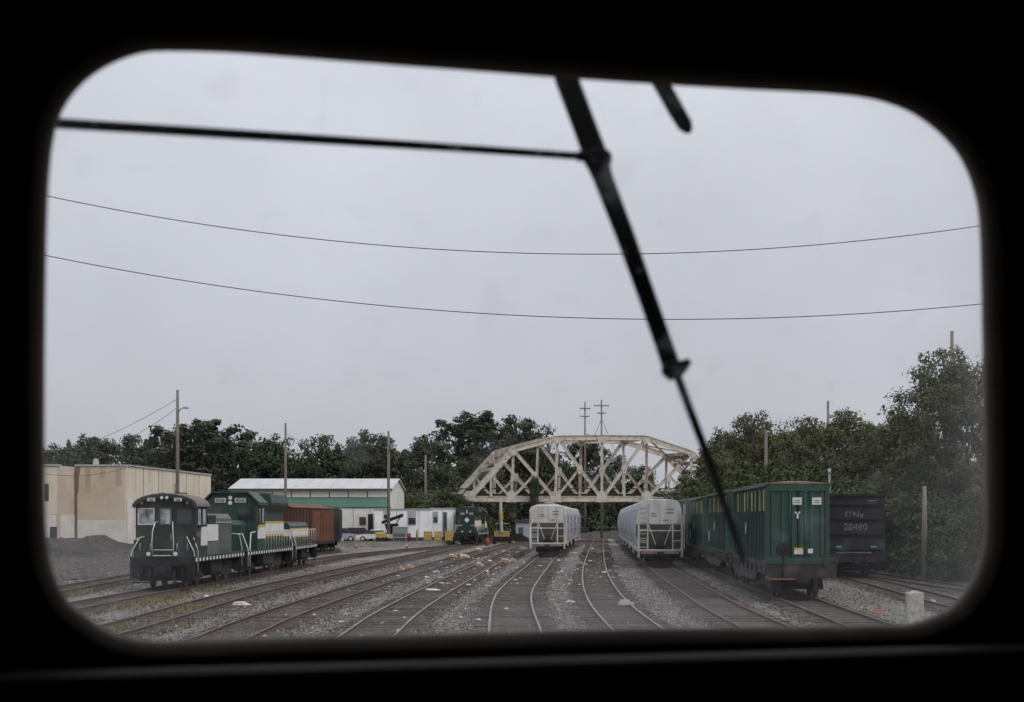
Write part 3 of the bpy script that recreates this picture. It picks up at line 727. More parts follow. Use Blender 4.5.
def make_container(label, loc, rz):
    t = thing('waste_container', label, 'container', loc, rz, 'green containers on flatcars')
    L, W, H = 16.1, 1.3, 3.3
    bx('floor_frame', M_cont, t, -W, W, 0, L, 0, .16)
    for s in (-1, 1):
        # corrugated side: one folded sheet between posts and rails
        pts = []; y = .14
        while y < L - .2:
            pts += [(0, y), (0, y+.16), (-.05, y+.22), (-.05, y+.36)]; y += .42
        pts.append((0, L-.12))
        w = MB()
        for d, y in pts:
            x = s*(W-.02+d); w.v += [(x, y, .16), (x, y, H-.14)]
        for i in range(len(pts)-1):
            w.f.append((2*i, 2*i+2, 2*i+3, 2*i+1)); w.mi.append(0)
        w.build('side_wall', M_cont, t)
        for k in range(12):
            bx('side_post', M_cont, t, *sorted((s*W, s*(W+.05))), 1.3+k*1.2, 1.42+k*1.2, .1, H-.1)
        for k in range(8):
            bx('reflector_stripe', M_refl, t, *sorted((s*(W-.02), s*(W+.03))), .6+k*1.75, .86+k*1.75, H-1.1, H-.24)
        bx('top_rail', M_tarp, t, *sorted((s*(W-.05), s*(W+.06))), 0, L, H-.1, H+.05)
        for y in (0, L-.16): bx('corner_post', M_cont, t, *sorted((s*(W-.17), s*(W+.01))), y, y+.16, .16, H-.02)
    MB().levels([(H-.06, -W+.05, W-.05, .1, L-.1), (H+.06, -W+.2, W-.2, .3, L-.3), (H+.12, -.4, .4, .8, L-.8)]).build('tarpaulin', M_tarp, t)
    for y, s in ((0, -1), (L, 1)):
        Y = lambda d: y - s*d
        bx('header', M_contd, t, -W+.17, W-.17, *sorted((Y(-.01), Y(.12))), H-.3, H-.02)
        bx('header_rust', M_orange, t, -W+.1, W-.1, *sorted((Y(-.03), Y(.1))), H-.018, H+.05)
        bx('threshold', M_contd, t, -W+.17, W-.17, *sorted((Y(0), Y(.12))), .161, .3)
        for sx in (-1, 1):
            d = bx('door_leaf', M_contd, t, *sorted((sx*.02, sx*(W-.18))), *sorted((Y(.05), Y(.1))), .3, H-.3)
            for xx in (.1, .52, .94): bx('stiffener', M_contd, d, *sorted((sx*xx, sx*(xx+.13))), *sorted((Y(-.02), Y(.05))), .34, H-.34)
            tb('locking_bar', M_contd, d, [(sx*.3, Y(-.03), .3), (sx*.3, Y(-.03), H-.3)], .03)
    for x in (-.02, .78):
        o = bx('placard', M_placard, t, x-.19, x+.19, -.035, -.022, H-.86, H-.56)
        for k in range(2): bx('placard_text', M_stencil, o, x-.13, x+.12, -.038, -.036, H-.70-.09*k, H-.67-.09*k)
    MB().prism([(-.12, 2.08), (.1, 2.08), (.1, 2.16), (.04, 2.16), (.04, 1.88), (-.04, 1.88), (-.04, 2.16), (-.12, 2.16)][::1], -.034, -.024).build('white_mark', M_placard, t)
    o = bx('placard', M_placard, t, -.14, .22, -.035, -.022, .42, .68); bx('yellow_label', M_yellow, o, -.14, .22, -.04, -.036, .60, .68)
    bx('placard', M_placard, t, .42, .62, -.035, -.022, .46, .64)
    for (ya, yb, za, zb) in ((8.2, 8.32, 1.2, 1.75), (8.5, 8.6, 1.3, 1.6), (8.75, 8.87, 1.15, 1.7)): bx('side_stencil', M_placard, t, -W-.056, -W-.051, ya, yb, za, zb)
    bx('side_placard', M_placard, t, -W-.062, -W-.05, 12.9, 13.4, .5, 1.1)
    return t
f0 = c0 = None
CL = ['green container with white placards on its door, at the front of the container row',
      'green container second from the front, partly hidden by the wiper',
      'green container with yellow stripes, third in its row',
      'green container fourth from the front of its row',
      'green container fifth from the front of its row',
      'green container last in its row, next to the bridge']
FL = ['front flatcar under the green container with white placards', 'flatcar under the second green container', 'flatcar under the third green container',
      'flatcar under the fourth green container', 'flatcar under the fifth green container', 'flatcar at the far end of the container row']
for i in range(6):
    d = 68.2 + 20.2*i
    loc, rz = pose('R2', d, 19.0)
    if f0 is None: f0 = make_flatcar(FL[0], loc, rz)
    else: dup(f0, FL[i], loc, rz)
    l2, r2 = pose('R2', d + 1.3, 16.1); l2 = (l2[0], l2[1], RT + 1.362 + .04*(i%2))
    if c0 is None: c0 = make_container(CL[0], l2, r2)
    else: dup(c0, CL[i], l2, r2)

# ---- black gondola cars
M_gon = mat('gondola_black', (0.006, 0.006, 0.007), 0.8, c2=(0.015, 0.014, 0.014), scale=1.5)
M_paint = mat('white_stencil', (0.22, 0.22, 0.22), 0.8, c2=(0.03, 0.03, 0.03), scale=6, lo=.35, hi=.7)
M_teal = mat('teal_reflector', (0.10, 0.25, 0.27), 0.5)
def make_gondola(label, loc, rz):
    t = thing('gondola_car', label, 'gondola car', loc, rz, 'black gondola cars')
    L, W = 16.0, 1.56
    for s in (-1, 1):
        bx('side_wall', M_gon, t, *sorted((s*(W-.06), s*W)), .3, L-.3, .95, 4.5)
        for k in range(12): bx('side_rib', M_gon, t, *sorted((s*W, s*(W+.1))), .7+k*1.3, .85+k*1.3, 1.0, 4.4)
        bx('top_chord', M_gon, t, *sorted((s*(W-.1), s*(W+.1))), .2, L-.2, 4.5, 4.64)
    for y, s in ((.3, 1), (L-.3, -1)):
        bx('end_wall', M_gon, t, -W+.061, W-.061, *sorted((y, y+s*.06)), .95, 4.5)
        bx('end_chord', M_gon, t, -W+.1, W-.1, *sorted((y-s*.1, y+s*.1)), 4.5, 4.63)
        for z in (1.5, 2.35, 3.2, 4.0): bx('end_rib', M_gon, t, -W+.05, W-.05, *sorted((y-s*.1, y)), z, z+.13)
        bx('end_sill', M_gon, t, -W, W, *sorted((y-s*.25, y-s*.1)), .8, 1.2)
        coupler(t, y-s*.2, -s); hose(t, .5, y, -s); bogie(t, y + s*1.9, 1.78, .42, bright=True)
    bx('floor', M_gon, t, -W+.06, W-.06, .36, L-.36, .95, 1.05)
    bx('centre_sill', M_black, t, -.35, .35, .2, L-.2, .7, .945)
    MB().levels([(1.05, -W+.07, W-.07, .4, L-.4), (4.2, -W+.07, W-.07, .4, L-.4), (4.35, -.5, .5, 2, L-2)]).build('coal_load', mat('coal', (.012,.012,.012), .9, bump=.8, bscale=8), t)
    text('reporting_mark', 'ITNx', .50, (-.1, .292, 3.45), (R(90),0,0), M_paint, t)
    text('car_number', '28480', .54, (-.05, .292, 2.76), (R(90),0,0), M_paint, t)
    for k in range(2): bx('stencil', M_paint, t, .62, 1.12, .285, .298, 4.22-.13*k, 4.28-.13*k)
    for x in (-1.0, .95): bx('reflector', M_teal, t, x-.16, x+.16, .185, .198, 1.62, 1.72)
    tb('end_grab', M_paint, t, [(-1.2, .18, 1.3), (-1.2, .1, 1.34), (.8, .1, 1.34), (.8, .18, 1.3)], .025)
    return t
loc, rz = pose('R3', 95.0, 16.0)
g0 = make_gondola('black gondola car with white lettering beside the front green container', loc, rz)

# ---- boxcar and the car behind it
M_box = mat('boxcar_brown', (0.062, 0.024, 0.018), 0.85, c2=(0.035, 0.018, 0.015), scale=1.0)
M_boxrust = mat('boxcar_orange', (0.14, 0.055, 0.028), 0.85, c2=(0.06, 0.026, 0.018), scale=1.0)
def make_boxcar(label, loc, rz, body, patch):
    t = thing('boxcar', label, 'boxcar', loc, rz, 'boxcars behind the engines')
    L, W = 18.6, 1.5
    MB().prism([(W, 1.0), (-W, 1.0), (-W, 4.25), (0, 4.55), (W, 4.25)], .2, L-.2).build('body', body, t)
    MB().prism([(W+.06, 4.2), (W+.06, 4.28), (0, 4.62), (-W-.06, 4.28), (-W-.06, 4.2), (0, 4.53)], .12, L-.12).build('roof', patch, t)
    for s in (-1, 1):
        bx('sliding_door', patch, t, *sorted((s*W, s*(W+.09))), 7.8, 10.8, 1.2, 4.0)
        for k in range(15):
            y = .6 + k*1.24
            if 7.6 < y < 11: continue
            bx('side_rib', body if y < 9 else patch, t, *sorted((s*W, s*(W+.06))), y-.06, y+.06, 1.1, 4.15)
        bx('side_panel', patch, t, *sorted((s*W, s*(W+.012))), 11.0, L-.4, 1.1, 4.1)
        bx('side_sill', M_black, t, *sorted((s*(W-.1), s*(W+.03))), .3, L-.3, .82, 1.0)
    coupler(t, .2, -1); coupler(t, L-.2, 1)
    bogie(t, 2.3); bogie(t, L-2.3)
    bx('centre_sill', M_black, t, -.35, .35, .2, L-.2, .7, .995)
    lad = MB().box(W+.06, W+.1, L-.75, L-.7, 1.1, 4.2).box(W+.06, W+.1, L-.35, L-.3, 1.1, 4.2)
    for k in range(8): lad.box(W+.06, W+.1, L-.7, L-.35, 1.3+k*.36, 1.34+k*.36)
    lad.build('ladder', body, t)
    return t
loc, rz = pose('L5', 151, 18.6)
make_boxcar('rusty brown boxcar with orange patched end, behind the low green engine', loc, rz, M_box, M_boxrust)
loc, rz = pose('L5', 171, 18.6)
make_boxcar('faded green boxcar just past the rusty brown one', loc, rz, M_dgreen, M_dgreen)

# ------------------------------------------------------------------ truss bridge
M_truss = mat('bridge_cream_paint', (0.53, 0.495, 0.42), 0.8, c2=(0.25, 0.155, 0.10), scale=1.8, lo=0.47, hi=0.74, detail=8)
M_trussr = mat('bridge_rust', (0.30, 0.20, 0.14), 0.85, c2=(0.52, 0.48, 0.42), scale=0.6, lo=0.45, hi=0.65)
M_deck = mat('bridge_deck', (0.06, 0.055, 0.05), 0.9)
M_conc = mat('old_concrete', (0.22, 0.21, 0.19), 0.9, c2=(0.12, 0.11, 0.10), scale=0.6, bump=.3)
def make_bridge():
    D, W, SK = 160.0, 10.5, -3.2
    t = thing('truss_bridge', 'cream steel truss bridge streaked with rust, spanning the tracks', 'bridge', (0, D*K, 0))
    bxp = [468.7, 511.5, 555.5, 602.0, 646.5, 690.5, 735.0]
    bz0, bz1 = py2z(501.6, D), py2z(496.0, D); bz = (bz0 + bz1) / 2
    B = [Vector((px2x(p, D), 0, bz)) for p in bxp]
    T = {1: (513.5, 450), 2: (557.5, 438), 3: (602, 437.5), 4: (646.5, 438), 5: (691.5, 453)}
    T = {k: Vector((px2x(p, D), 0, py2z(y, D))) for k, (p, y) in T.items()}
    up = (0, 1, 0)
    for side, off in ((0, Vector((0,0,0))), (1, Vector((SK, W, 0)))):
        def m(name, p, q, w, h, mt=M_truss):
            """a built-up member: two flanges and a web between them"""
            p, q = p + off, q + off; d = (q-p).normalized(); a = d.cross(Vector((0,1,0))).normalized()
            b = MB()
            b.bar(p, q, w*.75, h*.72, up)
            for s in (-1, 1): b.bar(p + a*s*w*.44, q + a*s*w*.44, w*.13, h, up)
            return b.build(name, mt, t)
        rust = lambda i: M_trussr if (i*7 + side*3) % 4 == 0 else M_truss
        for i in range(6): m('bottom_chord', B[i], B[i+1], bz1-bz0, .55)
        m('end_post', B[0], T[1], .85, .7); m('end_post', T[5], B[6], .85, .7)
        for i in range(1, 5): m('top_chord', T[i], T[i+1], .74, .7)
        for i in range(1, 6): m('vertical', B[i], T[i], .38, .42, rust(i))
        for i in range(6):
            if i == 0: top, bot, oth = T[1], B[0], B[1]
            elif i == 5: top, bot, oth = T[5], B[6], B[5]
            elif i < 3: top, bot, oth = T[i], B[i+1], B[i]
            else: top, bot, oth = T[i+1], B[i], B[i+1]
            mid = (top + bot) / 2
            if i not in (0, 5): m('diagonal', top, bot, .50, .46)
            m('sub_diagonal', mid, oth, .36, .36, rust(i+1))
            m('hanger', mid, Vector((mid.x, 0, bz)), .34, .32, rust(i+2))
            if i not in (0, 5):
                g = mid + off; MB().prism([(g.x-.38, g.z+.38), (g.x-.42, g.z-.25), (g.x-.2, g.z-.8), (g.x+.2, g.z-.8), (g.x+.42, g.z-.25), (g.x+.36, g.z+.4)], g.y-.33, g.y-.28).build('gusset_plate', M_truss, t)
        for i in range(0, 7):
            g = B[i] + off; w = .85 if i in (1, 2, 3, 4, 5) else .9
            MB().prism([(g.x-w, g.z-.5), (g.x+w, g.z-.5), (g.x+w*.9, g.z+.6), (g.x+.3, g.z+1.15), (g.x-.3, g.z+1.15), (g.x-w*.9, g.z+.6)], g.y-.36, g.y-.30).build('gusset_plate', M_truss, t)
        for i in range(1, 6):
            g = T[i] + off
            MB().prism([(g.x-.7, g.z+.05), (g.x-.55, g.z-.5), (g.x-.25, g.z-.85), (g.x+.25, g.z-.85), (g.x+.55, g.z-.5), (g.x+.7, g.z+.05)], g.y-.42, g.y-.37).build('gusset_plate', M_truss, t)
    O = Vector((SK, W, 0))
    for i in range(1, 6):
        br('top_strut', M_trussr, t, T[i], T[i]+O, .4, .5)
        if i < 5:
            br('lateral_brace', M_trussr, t, T[i]+Vector((0,0,.1)), T[i+1]+O+Vector((0,0,.1)), .22, .2)
            br('lateral_brace', M_trussr, t, T[i+1]+Vector((0,0,-.1)), T[i]+O+Vector((0,0,-.1)), .22, .2)
    for p, q in ((B[0], T[1]), (B[6], T[5])):
        for f in (.62, .8, .93):
            e = p.lerp(q, f); br('portal_strut', M_trussr, t, e, e+O, .35, .45)
        e, g = p.lerp(q, .62), p.lerp(q, .93); br('portal_brace', M_trussr, t, e, g+O, .2, .2); br('portal_brace', M_trussr, t, g, e+O, .2, .2)
    for i in range(7): br('floor_beam', M_truss, t, B[i]+Vector((0,.3,.05)), B[i]+O+Vector((0,-.3,.05)), .4, .8)
    for f in (.2, .4, .6, .8): br('stringer', M_deck, t, B[0]+O*f+Vector((0,0,.32)), B[6]+O*f+Vector((0,0,.32)), .3, .5)
    dk = MB(); a, b_ = B[0] + O*.08, B[6] + O*.08
    dk.add([a+Vector((-6,0,.6)), b_+Vector((6,0,.6)), b_+O*.84+Vector((6,0,.6)), a+O*.84+Vector((-6,0,.6)), a+Vector((-6,0,.75)), b_+Vector((6,0,.75)), b_+O*.84+Vector((6,0,.75)), a+O*.84+Vector((-6,0,.75))],
           [(3,2,1,0),(4,5,6,7),(0,1,5,4),(1,2,6,5),(2,3,7,6),(3,0,4,7)])
    dk.build('deck', M_deck, t)
    tb('deck_pipe', M_deck, t, [B[0]+O*.15+Vector((-4,0,1.5)), B[6]+O*.15+Vector((4,0,1.5))], .09)
    for lb, e, s in (('concrete abutment under the shrub covered end of the truss bridge', B[0], -1), ('concrete abutment of the truss bridge behind the container row', B[6], 1)):
        ab = thing('bridge_abutment', lb, 'abutment', (e.x + s*1.2, D*K, 0), 0, 'bridge abutments')
        z = bz0 - .1
        MB().levels([(-.2, -2.4, 2.4, -1.5, W+1.5), (z, -1.9, 1.9, -1.2, W+1.2)]).build('wall', M_conc, ab)
        for k in range(8):
            if k % 2 == 0: bx('coping_stone', M_conc, ab, -2.1, 2.1, -1.4+k*1.7, .28+k*1.7, z, z+.22)
            else: bx('coping_stone', M_conc, ab, -2.1, 2.1, -1.4+k*1.7+.02, .26+k*1.7, z, z+.21)
make_bridge()

# approach embankments of the bridge
M_earth = mat('grassy_earth', (0.05, 0.055, 0.028), 0.95, c2=(0.08, 0.065, 0.045), scale=0.3, bump=.6, bscale=2)
for nm, x0, x1 in (('left', -60, -21.5), ('right', 23.5, 70)):
    m = MB().levels([(-.2, x0, x1, 157*K-3, 174*K), (5.8, x0+.5, x1-.5, 160*K, 168*K)])
    kind(m.build('embankment_terrain', M_earth), 'structure')

# ------------------------------------------------------------------ buildings
M_tan = mat('tan_brick', (0.62, 0.55, 0.45), 0.9, c2=(0.50, 0.43, 0.34), scale=0.35, lo=.35, hi=.72, bump=.15, bscale=9, detail=9, stretch=(1,1,.5))
M_tand = mat('brown_brick', (0.52, 0.43, 0.335), 0.9, c2=(0.42, 0.335, 0.25), scale=0.4, lo=.35, hi=.72, bump=.15, bscale=9, detail=9)
M_wpaint = mat('white_wall_paint', (0.62, 0.60, 0.57), 0.85, c2=(0.46, 0.42, 0.37), scale=0.4, lo=.42, hi=.75, detail=9)
M_cap = mat('parapet_cap', (0.33, 0.33, 0.32), 0.8)
M_dark = mat('dark_opening', (0.012, 0.012, 0.013), 0.6)
M_stain = mat('soot_stained_brick', (0.10, 0.08, 0.06), 0.95, c2=(0.24, 0.19, 0.13), scale=0.5, lo=.4, hi=.65)
def tan_building():
    D = 118.0
    x0, xa, xb = px2x(8, D), px2x(75, D), px2x(127, D)      # wing from x0 to xa stands 5 m forward
    H = py2z(466, D)
    t = thing('brick_building', 'tan brick warehouse with white painted base, behind the front green engine', 'building', (xb, D*K, 0))
    wA, wB, yb = x0 - xb, xa - xb, 39.0
    # main block: right wall recedes slightly toward the tracks
    bx2 = 0.15
    MB().add([(wB,0,-.2),(0,0,-.2),(bx2,yb,-.2),(wB-12,yb,-.2),(wB,0,H),(0,0,H),(bx2,yb,H),(wB-12,yb,H)], [(3,2,1,0),(4,5,6,7),(0,1,5,4),(1,2,6,5),(2,3,7,6),(3,0,4,7)]).build('main_wall', M_tan, t)
    bx('front_brickwork', M_tand, t, wB-.002, -.25, -.03, -.003, 3.3, H-.05)
    bx('wing_wall', M_tand, t, wA, wB, -5.0, 8, -.2, H-.12)
    bx('wing_front', M_tan, t, wA, wB-.3, -5.03, -5.003, 3.9, H-.3)
    bx('painted_base', M_wpaint, t, wB-.001, -.02, -.06, -.031, -.1, 3.3)
    sx = lambda y: bx2*y/yb
    MB().add([(.02+sx(0),-.05,-.1),(.06+sx(0),-.05,-.1),(.06+sx(2.2),2.2,-.1),(.02+sx(2.2),2.2,-.1),(.02+sx(0),-.05,5.6),(.06+sx(0),-.05,5.6),(.06+sx(2.2),2.2,5.6),(.02+sx(2.2),2.2,5.6)], [(3,2,1,0),(4,5,6,7),(0,1,5,4),(1,2,6,5),(2,3,7,6),(3,0,4,7)]).build('painted_panel', M_wpaint, t)
    bx('painted_base', M_wpaint, t, wA, wB-.4, -5.06, -5.031, -.1, 3.85)
    bx('painted_base', M_wpaint, t, wB, wB+.03, -4.9, -.07, -.1, 3.85)
    d = bx('door_frame', M_dark, t, wB-1.05, wB-.35, -5.09, -5.061, .1, 2.6)
    bx('door', mat('grey_door', (.05,.05,.05), .7), d, wB-.98, wB-.42, -5.10, -5.091, .1, 2.5)
    w = bx('window_frame', M_dark, t, wB-1.65, wB-1.2, -5.06, -5.031, 5.3, 7.1); bx('pane', M_glass, w, wB-1.6, wB-1.25, -5.07, -5.061, 5.35, 7.05)
    bx('downpipe', M_stain, t, wB+.12, wB+.26, -.25, -.10, .3, H-.2)
    MB().prism([(wB+.002, H-.06), (wB+.002, 3.6), (wB+.12, 3.9), (wB+.2, 5.6), (wB+.38, 6.4), (wB+.42, 7.8), (wB+.62, H-.06)], -.045, -.0305).build('soot_stain', M_stain, t)
    # parapet caps, piece by piece
    k = 5; n = int((wB - wA)/k) + 1
    for i in range(n):
        a = wA + (wB-wA)*i/n; b = wA + (wB-wA)*(i+1)/n
        bx('parapet_cap', M_cap, t, a+.01, b-.01, -5.15, -4.6, H-.12, H+.04)
    for i in range(3):
        a = wB + (0-wB)*i/3; b = wB + (0-wB)*(i+1)/3
        bx('parapet_cap', M_cap, t, a+.01, b-.01, -.15, .3, H+.002, H+.16)
    for i in range(6):
        ya, yb_ = .32 + (yb-.32)*i/6, .32 + (yb-.32)*(i+1)/6 - .03
        MB().add([(sx(ya)-.3,ya,H+.002),(sx(ya)+.15,ya,H+.002),(sx(yb_)+.15,yb_,H+.002),(sx(yb_)-.3,yb_,H+.002),(sx(ya)-.3,ya,H+.16),(sx(ya)+.15,ya,H+.16),(sx(yb_)+.15,yb_,H+.16),(sx(yb_)-.3,yb_,H+.16)], [(3,2,1,0),(4,5,6,7),(0,1,5,4),(1,2,6,5),(2,3,7,6),(3,0,4,7)]).build('parapet_cap', M_cap, t)
    for i in range(1, 6):
        yj = yb*i/6; bx('wall_joint', M_stain, t, sx(yj)+.0, sx(yj)+.035, yj-.05, yj+.05, 0, H-.02)
    for i, (yj, hh) in enumerate(((3.4, 2.6), (9.0, 1.6), (14.5, 3.0), (21.0, 1.9), (30.0, 2.4))):
        bx('water_stain', MATS.get('wall_stain') or mat('wall_stain', (0.44, 0.365, 0.27), .95, c2=(0.55, 0.465, 0.35), scale=.7, stretch=(1,1,.3)), t, sx(yj)+.0, sx(yj)+.012, yj-.35, yj+.3, H-hh, H-.01)
    for xj, hh in ((-.9, 2.2), (-2.6, 1.3), (-4.2, 2.9)):
        bx('water_stain', MATS.get('front_stain') or mat('front_stain', (0.33, 0.255, 0.175), .95, c2=(0.43, 0.34, 0.24), scale=.8, stretch=(1,1,.3)), t, xj-.3, xj+.3, -.042, -.0305, H-hh, H-.06)
    MB().levels([(H, -4.6, -4.0, 3, 3.6), (H+.9, -4.5, -4.1, 3.1, 3.5)]).build('roof_vent', M_cap, t)
tan_building()

# darker cinder ground between the brick warehouse and the engine tracks
cg = MB(); rr = random.Random(3); pts = []
for i in range(40):
    a = 2*math.pi*i/40; q = 1 + .12*mnoise.noise((math.cos(a)*3, math.sin(a)*3, 2))
    pts.append((-47 + math.cos(a)*19*q, 122 + math.sin(a)*68*q, .035))
cg.v = pts; cg.f = [tuple(range(40))]; cg.mi = [0]
kind(cg.build('cinder_ground', gravel('cinder', (0.03, 0.028, 0.026), (0.14, 0.13, 0.12), (.6,.55,.5), vs=6, patch=.35)), 'structure')
# the parking lot beside the trailers lies a little higher than the tracks
LOT = 0.64
kind(MB().levels([(-.1, -90, -18.8, 133*K, 186*K), (LOT, -90, -19.6, 134.6*K, 186*K)]).build('parking_lot_ground', gravel('lot_gravel', (0.07, 0.066, 0.06), (0.20, 0.19, 0.175), (0.5, 0.48, 0.4), vs=9, patch=0.25)), 'structure')
M_metal = mat('cream_metal_siding', (0.62, 0.61, 0.55), 0.6, c2=(0.52, 0.50, 0.45), scale=0.5)
M_roofw = mat('white_metal_roof', (0.43, 0.435, 0.44), 0.7, c2=(0.36, 0.36, 0.36), scale=0.4)
M_gband = mat('green_siding', (0.12, 0.26, 0.195), 0.6, c2=(0.10, 0.21, 0.165), scale=0.5)
M_linedark = mat('gutter_dark', (0.05, 0.055, 0.055), 0.6)
def metal_building():
    D = 142.0; s = FPX / D
    x0, x1 = px2x(231, D), px2x(391, D)
    t = thing('metal_building', 'long cream metal shed with white roof and green band', 'building', (x1, D*K, 0))
    L = x1 - x0; dep = 15.0; he = py2z(489.0, D); hr = py2z(479.5, D + dep/2/K)
    MB().prismx([(0, -.2), (dep, -.2), (dep, he), (dep/2, hr-.15), (0, he)], -L, 0).build('wall', M_metal, t)
    for a, b in ((0, 1), (1, 0)):
        ya, yb = (-.35, dep/2) if a == 0 else (dep/2, dep + .35)
        za, zb = (he-.05, hr) if a == 0 else (hr, he-.05)
        n = 13
        for i in range(n):
            xa, xb = -L-.3 + (L+.6)*i/n, -L-.3 + (L+.6)*(i+1)/n - .03
            MB().add([(xa,ya,za),(xb,ya,za),(xb,yb,zb),(xa,yb,zb),(xa,ya,za+.12),(xb,ya,za+.12),(xb,yb,zb+.12),(xa,yb,zb+.12)], [(3,2,1,0),(4,5,6,7),(0,1,5,4),(1,2,6,5),(2,3,7,6),(3,0,4,7)]).build('roof_panel', M_roofw, t)
    z = lambda py: py2z(py, D)
    bx('gutter', M_linedark, t, -L-.3, .2, -.5, -.36, z(490.5), z(488.8))
    bx('green_band', M_gband, t, -L+.05, -.4, -.06, -.003, z(507), z(498))
    bx('band_trim', M_linedark, t, -L+.05, -.4, -.09, -.061, z(498), z(497.3)); bx('band_trim', M_linedark, t, -L+.05, 0, -.09, -.061, z(508), z(507.2))
    for i in range(8): bx('wall_batten', M_linedark, t, -L+.4+i*2.45, -L+.5+i*2.45, -.05, -.003, z(497), z(491))
    w = bx('window_frame', M_linedark, t, px2x(359.5, D)-x1, px2x(366, D)-x1, -.1, -.003, z(525), z(517)); bx('pane', M_glass, w, px2x(360.2, D)-x1, px2x(365.3, D)-x1, -.11, -.101, z(524.4), z(517.6))
    bx('doorway', M_dark, t, px2x(368, D)-x1, px2x(373, D)-x1, -.04, -.003, 0, z(514))
    for i in range(5): bx('siding_seam', M_cap, t, -.5-i*2.2, -.42-i*2.2, -.03, -.003, 0, z(508.5))
metal_building()

M_trail = mat('trailer_white', (0.78, 0.79, 0.80), 0.6, c2=(0.62, 0.62, 0.62), scale=0.6, lo=.45, hi=.75)
M_tyel = mat('safety_yellow', (0.42, 0.29, 0.06), 0.7, c2=(0.26, 0.19, 0.07), scale=2)
def trailer(label, xa, xb, D, ztop, wins, doors):
    x0, x1 = px2x(xa, D), px2x(xb, D)
    t = thing('office_trailer', label, 'trailer', (x0, D*K, LOT), 0, 'white office trailers')
    L = x1 - x0
    bx('body', M_trail, t, 0, L, 0, 3.2, .45, ztop)
    bx('roof', M_cap, t, -.1, L+.1, -.12, 3.3, ztop, ztop+.12)
    bx('skirt', M_linedark, t, .1, L-.1, .1, 3.1, -.7, .449)
    n = max(2, int(L/1.2))
    for i in range(1, n): bx('panel_seam', M_cap, t, L*i/n-.03, L*i/n+.03, -.02, -.002, .5, ztop-.05)
    for a, b, c, d in wins:
        f = bx('window_frame', M_cap, t, px2x(a, D)-x0, px2x(b, D)-x0, -.06, -.003, py2z(d, D)-LOT, py2z(c, D)-LOT); q = .08
        bx('pane', M_glass, f, px2x(a, D)-x0+q, px2x(b, D)-x0-q, -.075, -.061, py2z(d, D)-LOT+q, (py2z(c, D)+py2z(d, D))/2-LOT)
        bx('blind', M_hgrey, f, px2x(a, D)-x0+q, px2x(b, D)-x0-q, -.075, -.061, (py2z(c, D)+py2z(d, D))/2+.03-LOT, py2z(c, D)-q-LOT)
    for a, b, c in doors:
        o = bx('door', M_grey, t, px2x(a, D)-x0, px2x(b, D)-x0, -.06, -.003, .45, py2z(c, D)-LOT); bx('door_glass', M_glass, o, px2x(a, D)-x0+.15, px2x(b, D)-x0-.15, -.07, -.061, 1.6, py2z(c, D)-.2-LOT)
trailer('long white office trailer beside the cream metal shed', 374.5, 430, 139.5, py2z(509.5, 139.5)-LOT, [(383.5, 389.5, 511, 519), (408, 416, 511, 525)], [])
trailer('shorter white office trailer beside the distant green engine', 430.8, 453.5, 142, py2z(508.8, 142)-LOT, [(433, 438, 511.5, 523)], [(443, 447, 512)])

def yellow_barrier(label, px, D, w=.9, h=1.35):
    t = thing('yellow_barrier', label, 'barrier', (px2x(px, D), D*K, LOT), 0, 'yellow barriers')
    for k in (-1, 1): bx('post', M_tyel, t, k*w/2-.07, k*w/2+.07, -.07, .07, 0, h)
    for z in (.1, .1+(h-.1)/3, .1+2*(h-.1)/3): bx('board', M_tyel, t, -w/2+.072, w/2-.072, -.05, .03, z, z+(h-.1)/3-.03)
yellow_barrier('yellow barrier between the two white trailers', 428, 138.3, .95, 1.25)
yellow_barrier('yellow barrier in front of the shorter white trailer', 438, 138, .8, 1.25)
yellow_barrier('yellow barrier right beside the distant green engine', 449, 138, .8, 1.4)
def bollard(label, px, D):
    t = thing('yellow_bollard', label, 'bollard', (px2x(px, D), D*K, LOT))
    MB().tube([(0,0,0),(0,0,1.45),(0,0,1.52)], [.14,.14,.07], 10).build('post', M_tyel, t, True)
    MB().tube([(0,0,0),(0,0,.06)], .24, 10).build('base', M_conc, t)
bollard('slim yellow bollard by the wall of the long white trailer', 417, 137)

# small shed under the bridge
def shed():
    D = 175.; t = thing('grey_shed', 'small pale grey shed under the bridge beside the cream hopper car', 'shed', (px2x(524, D), D*K, 0))
    m = mat('pale_grey_siding', (0.40, 0.42, 0.46), .7)
    bx('wall', m, t, -1.3, 1.6, 0, 3, 0, 2.9)
    MB().prism([(-1.5, 2.9), (1.8, 2.9), (1.8, 3.05), (.1, 3.5), (-1.5, 3.05)], -.2, 3.2).build('roof', M_linedark, t)
    bx('door', M_grey, t, -.9, -.1, -.05, -.002, 0, 2.1)
shed()

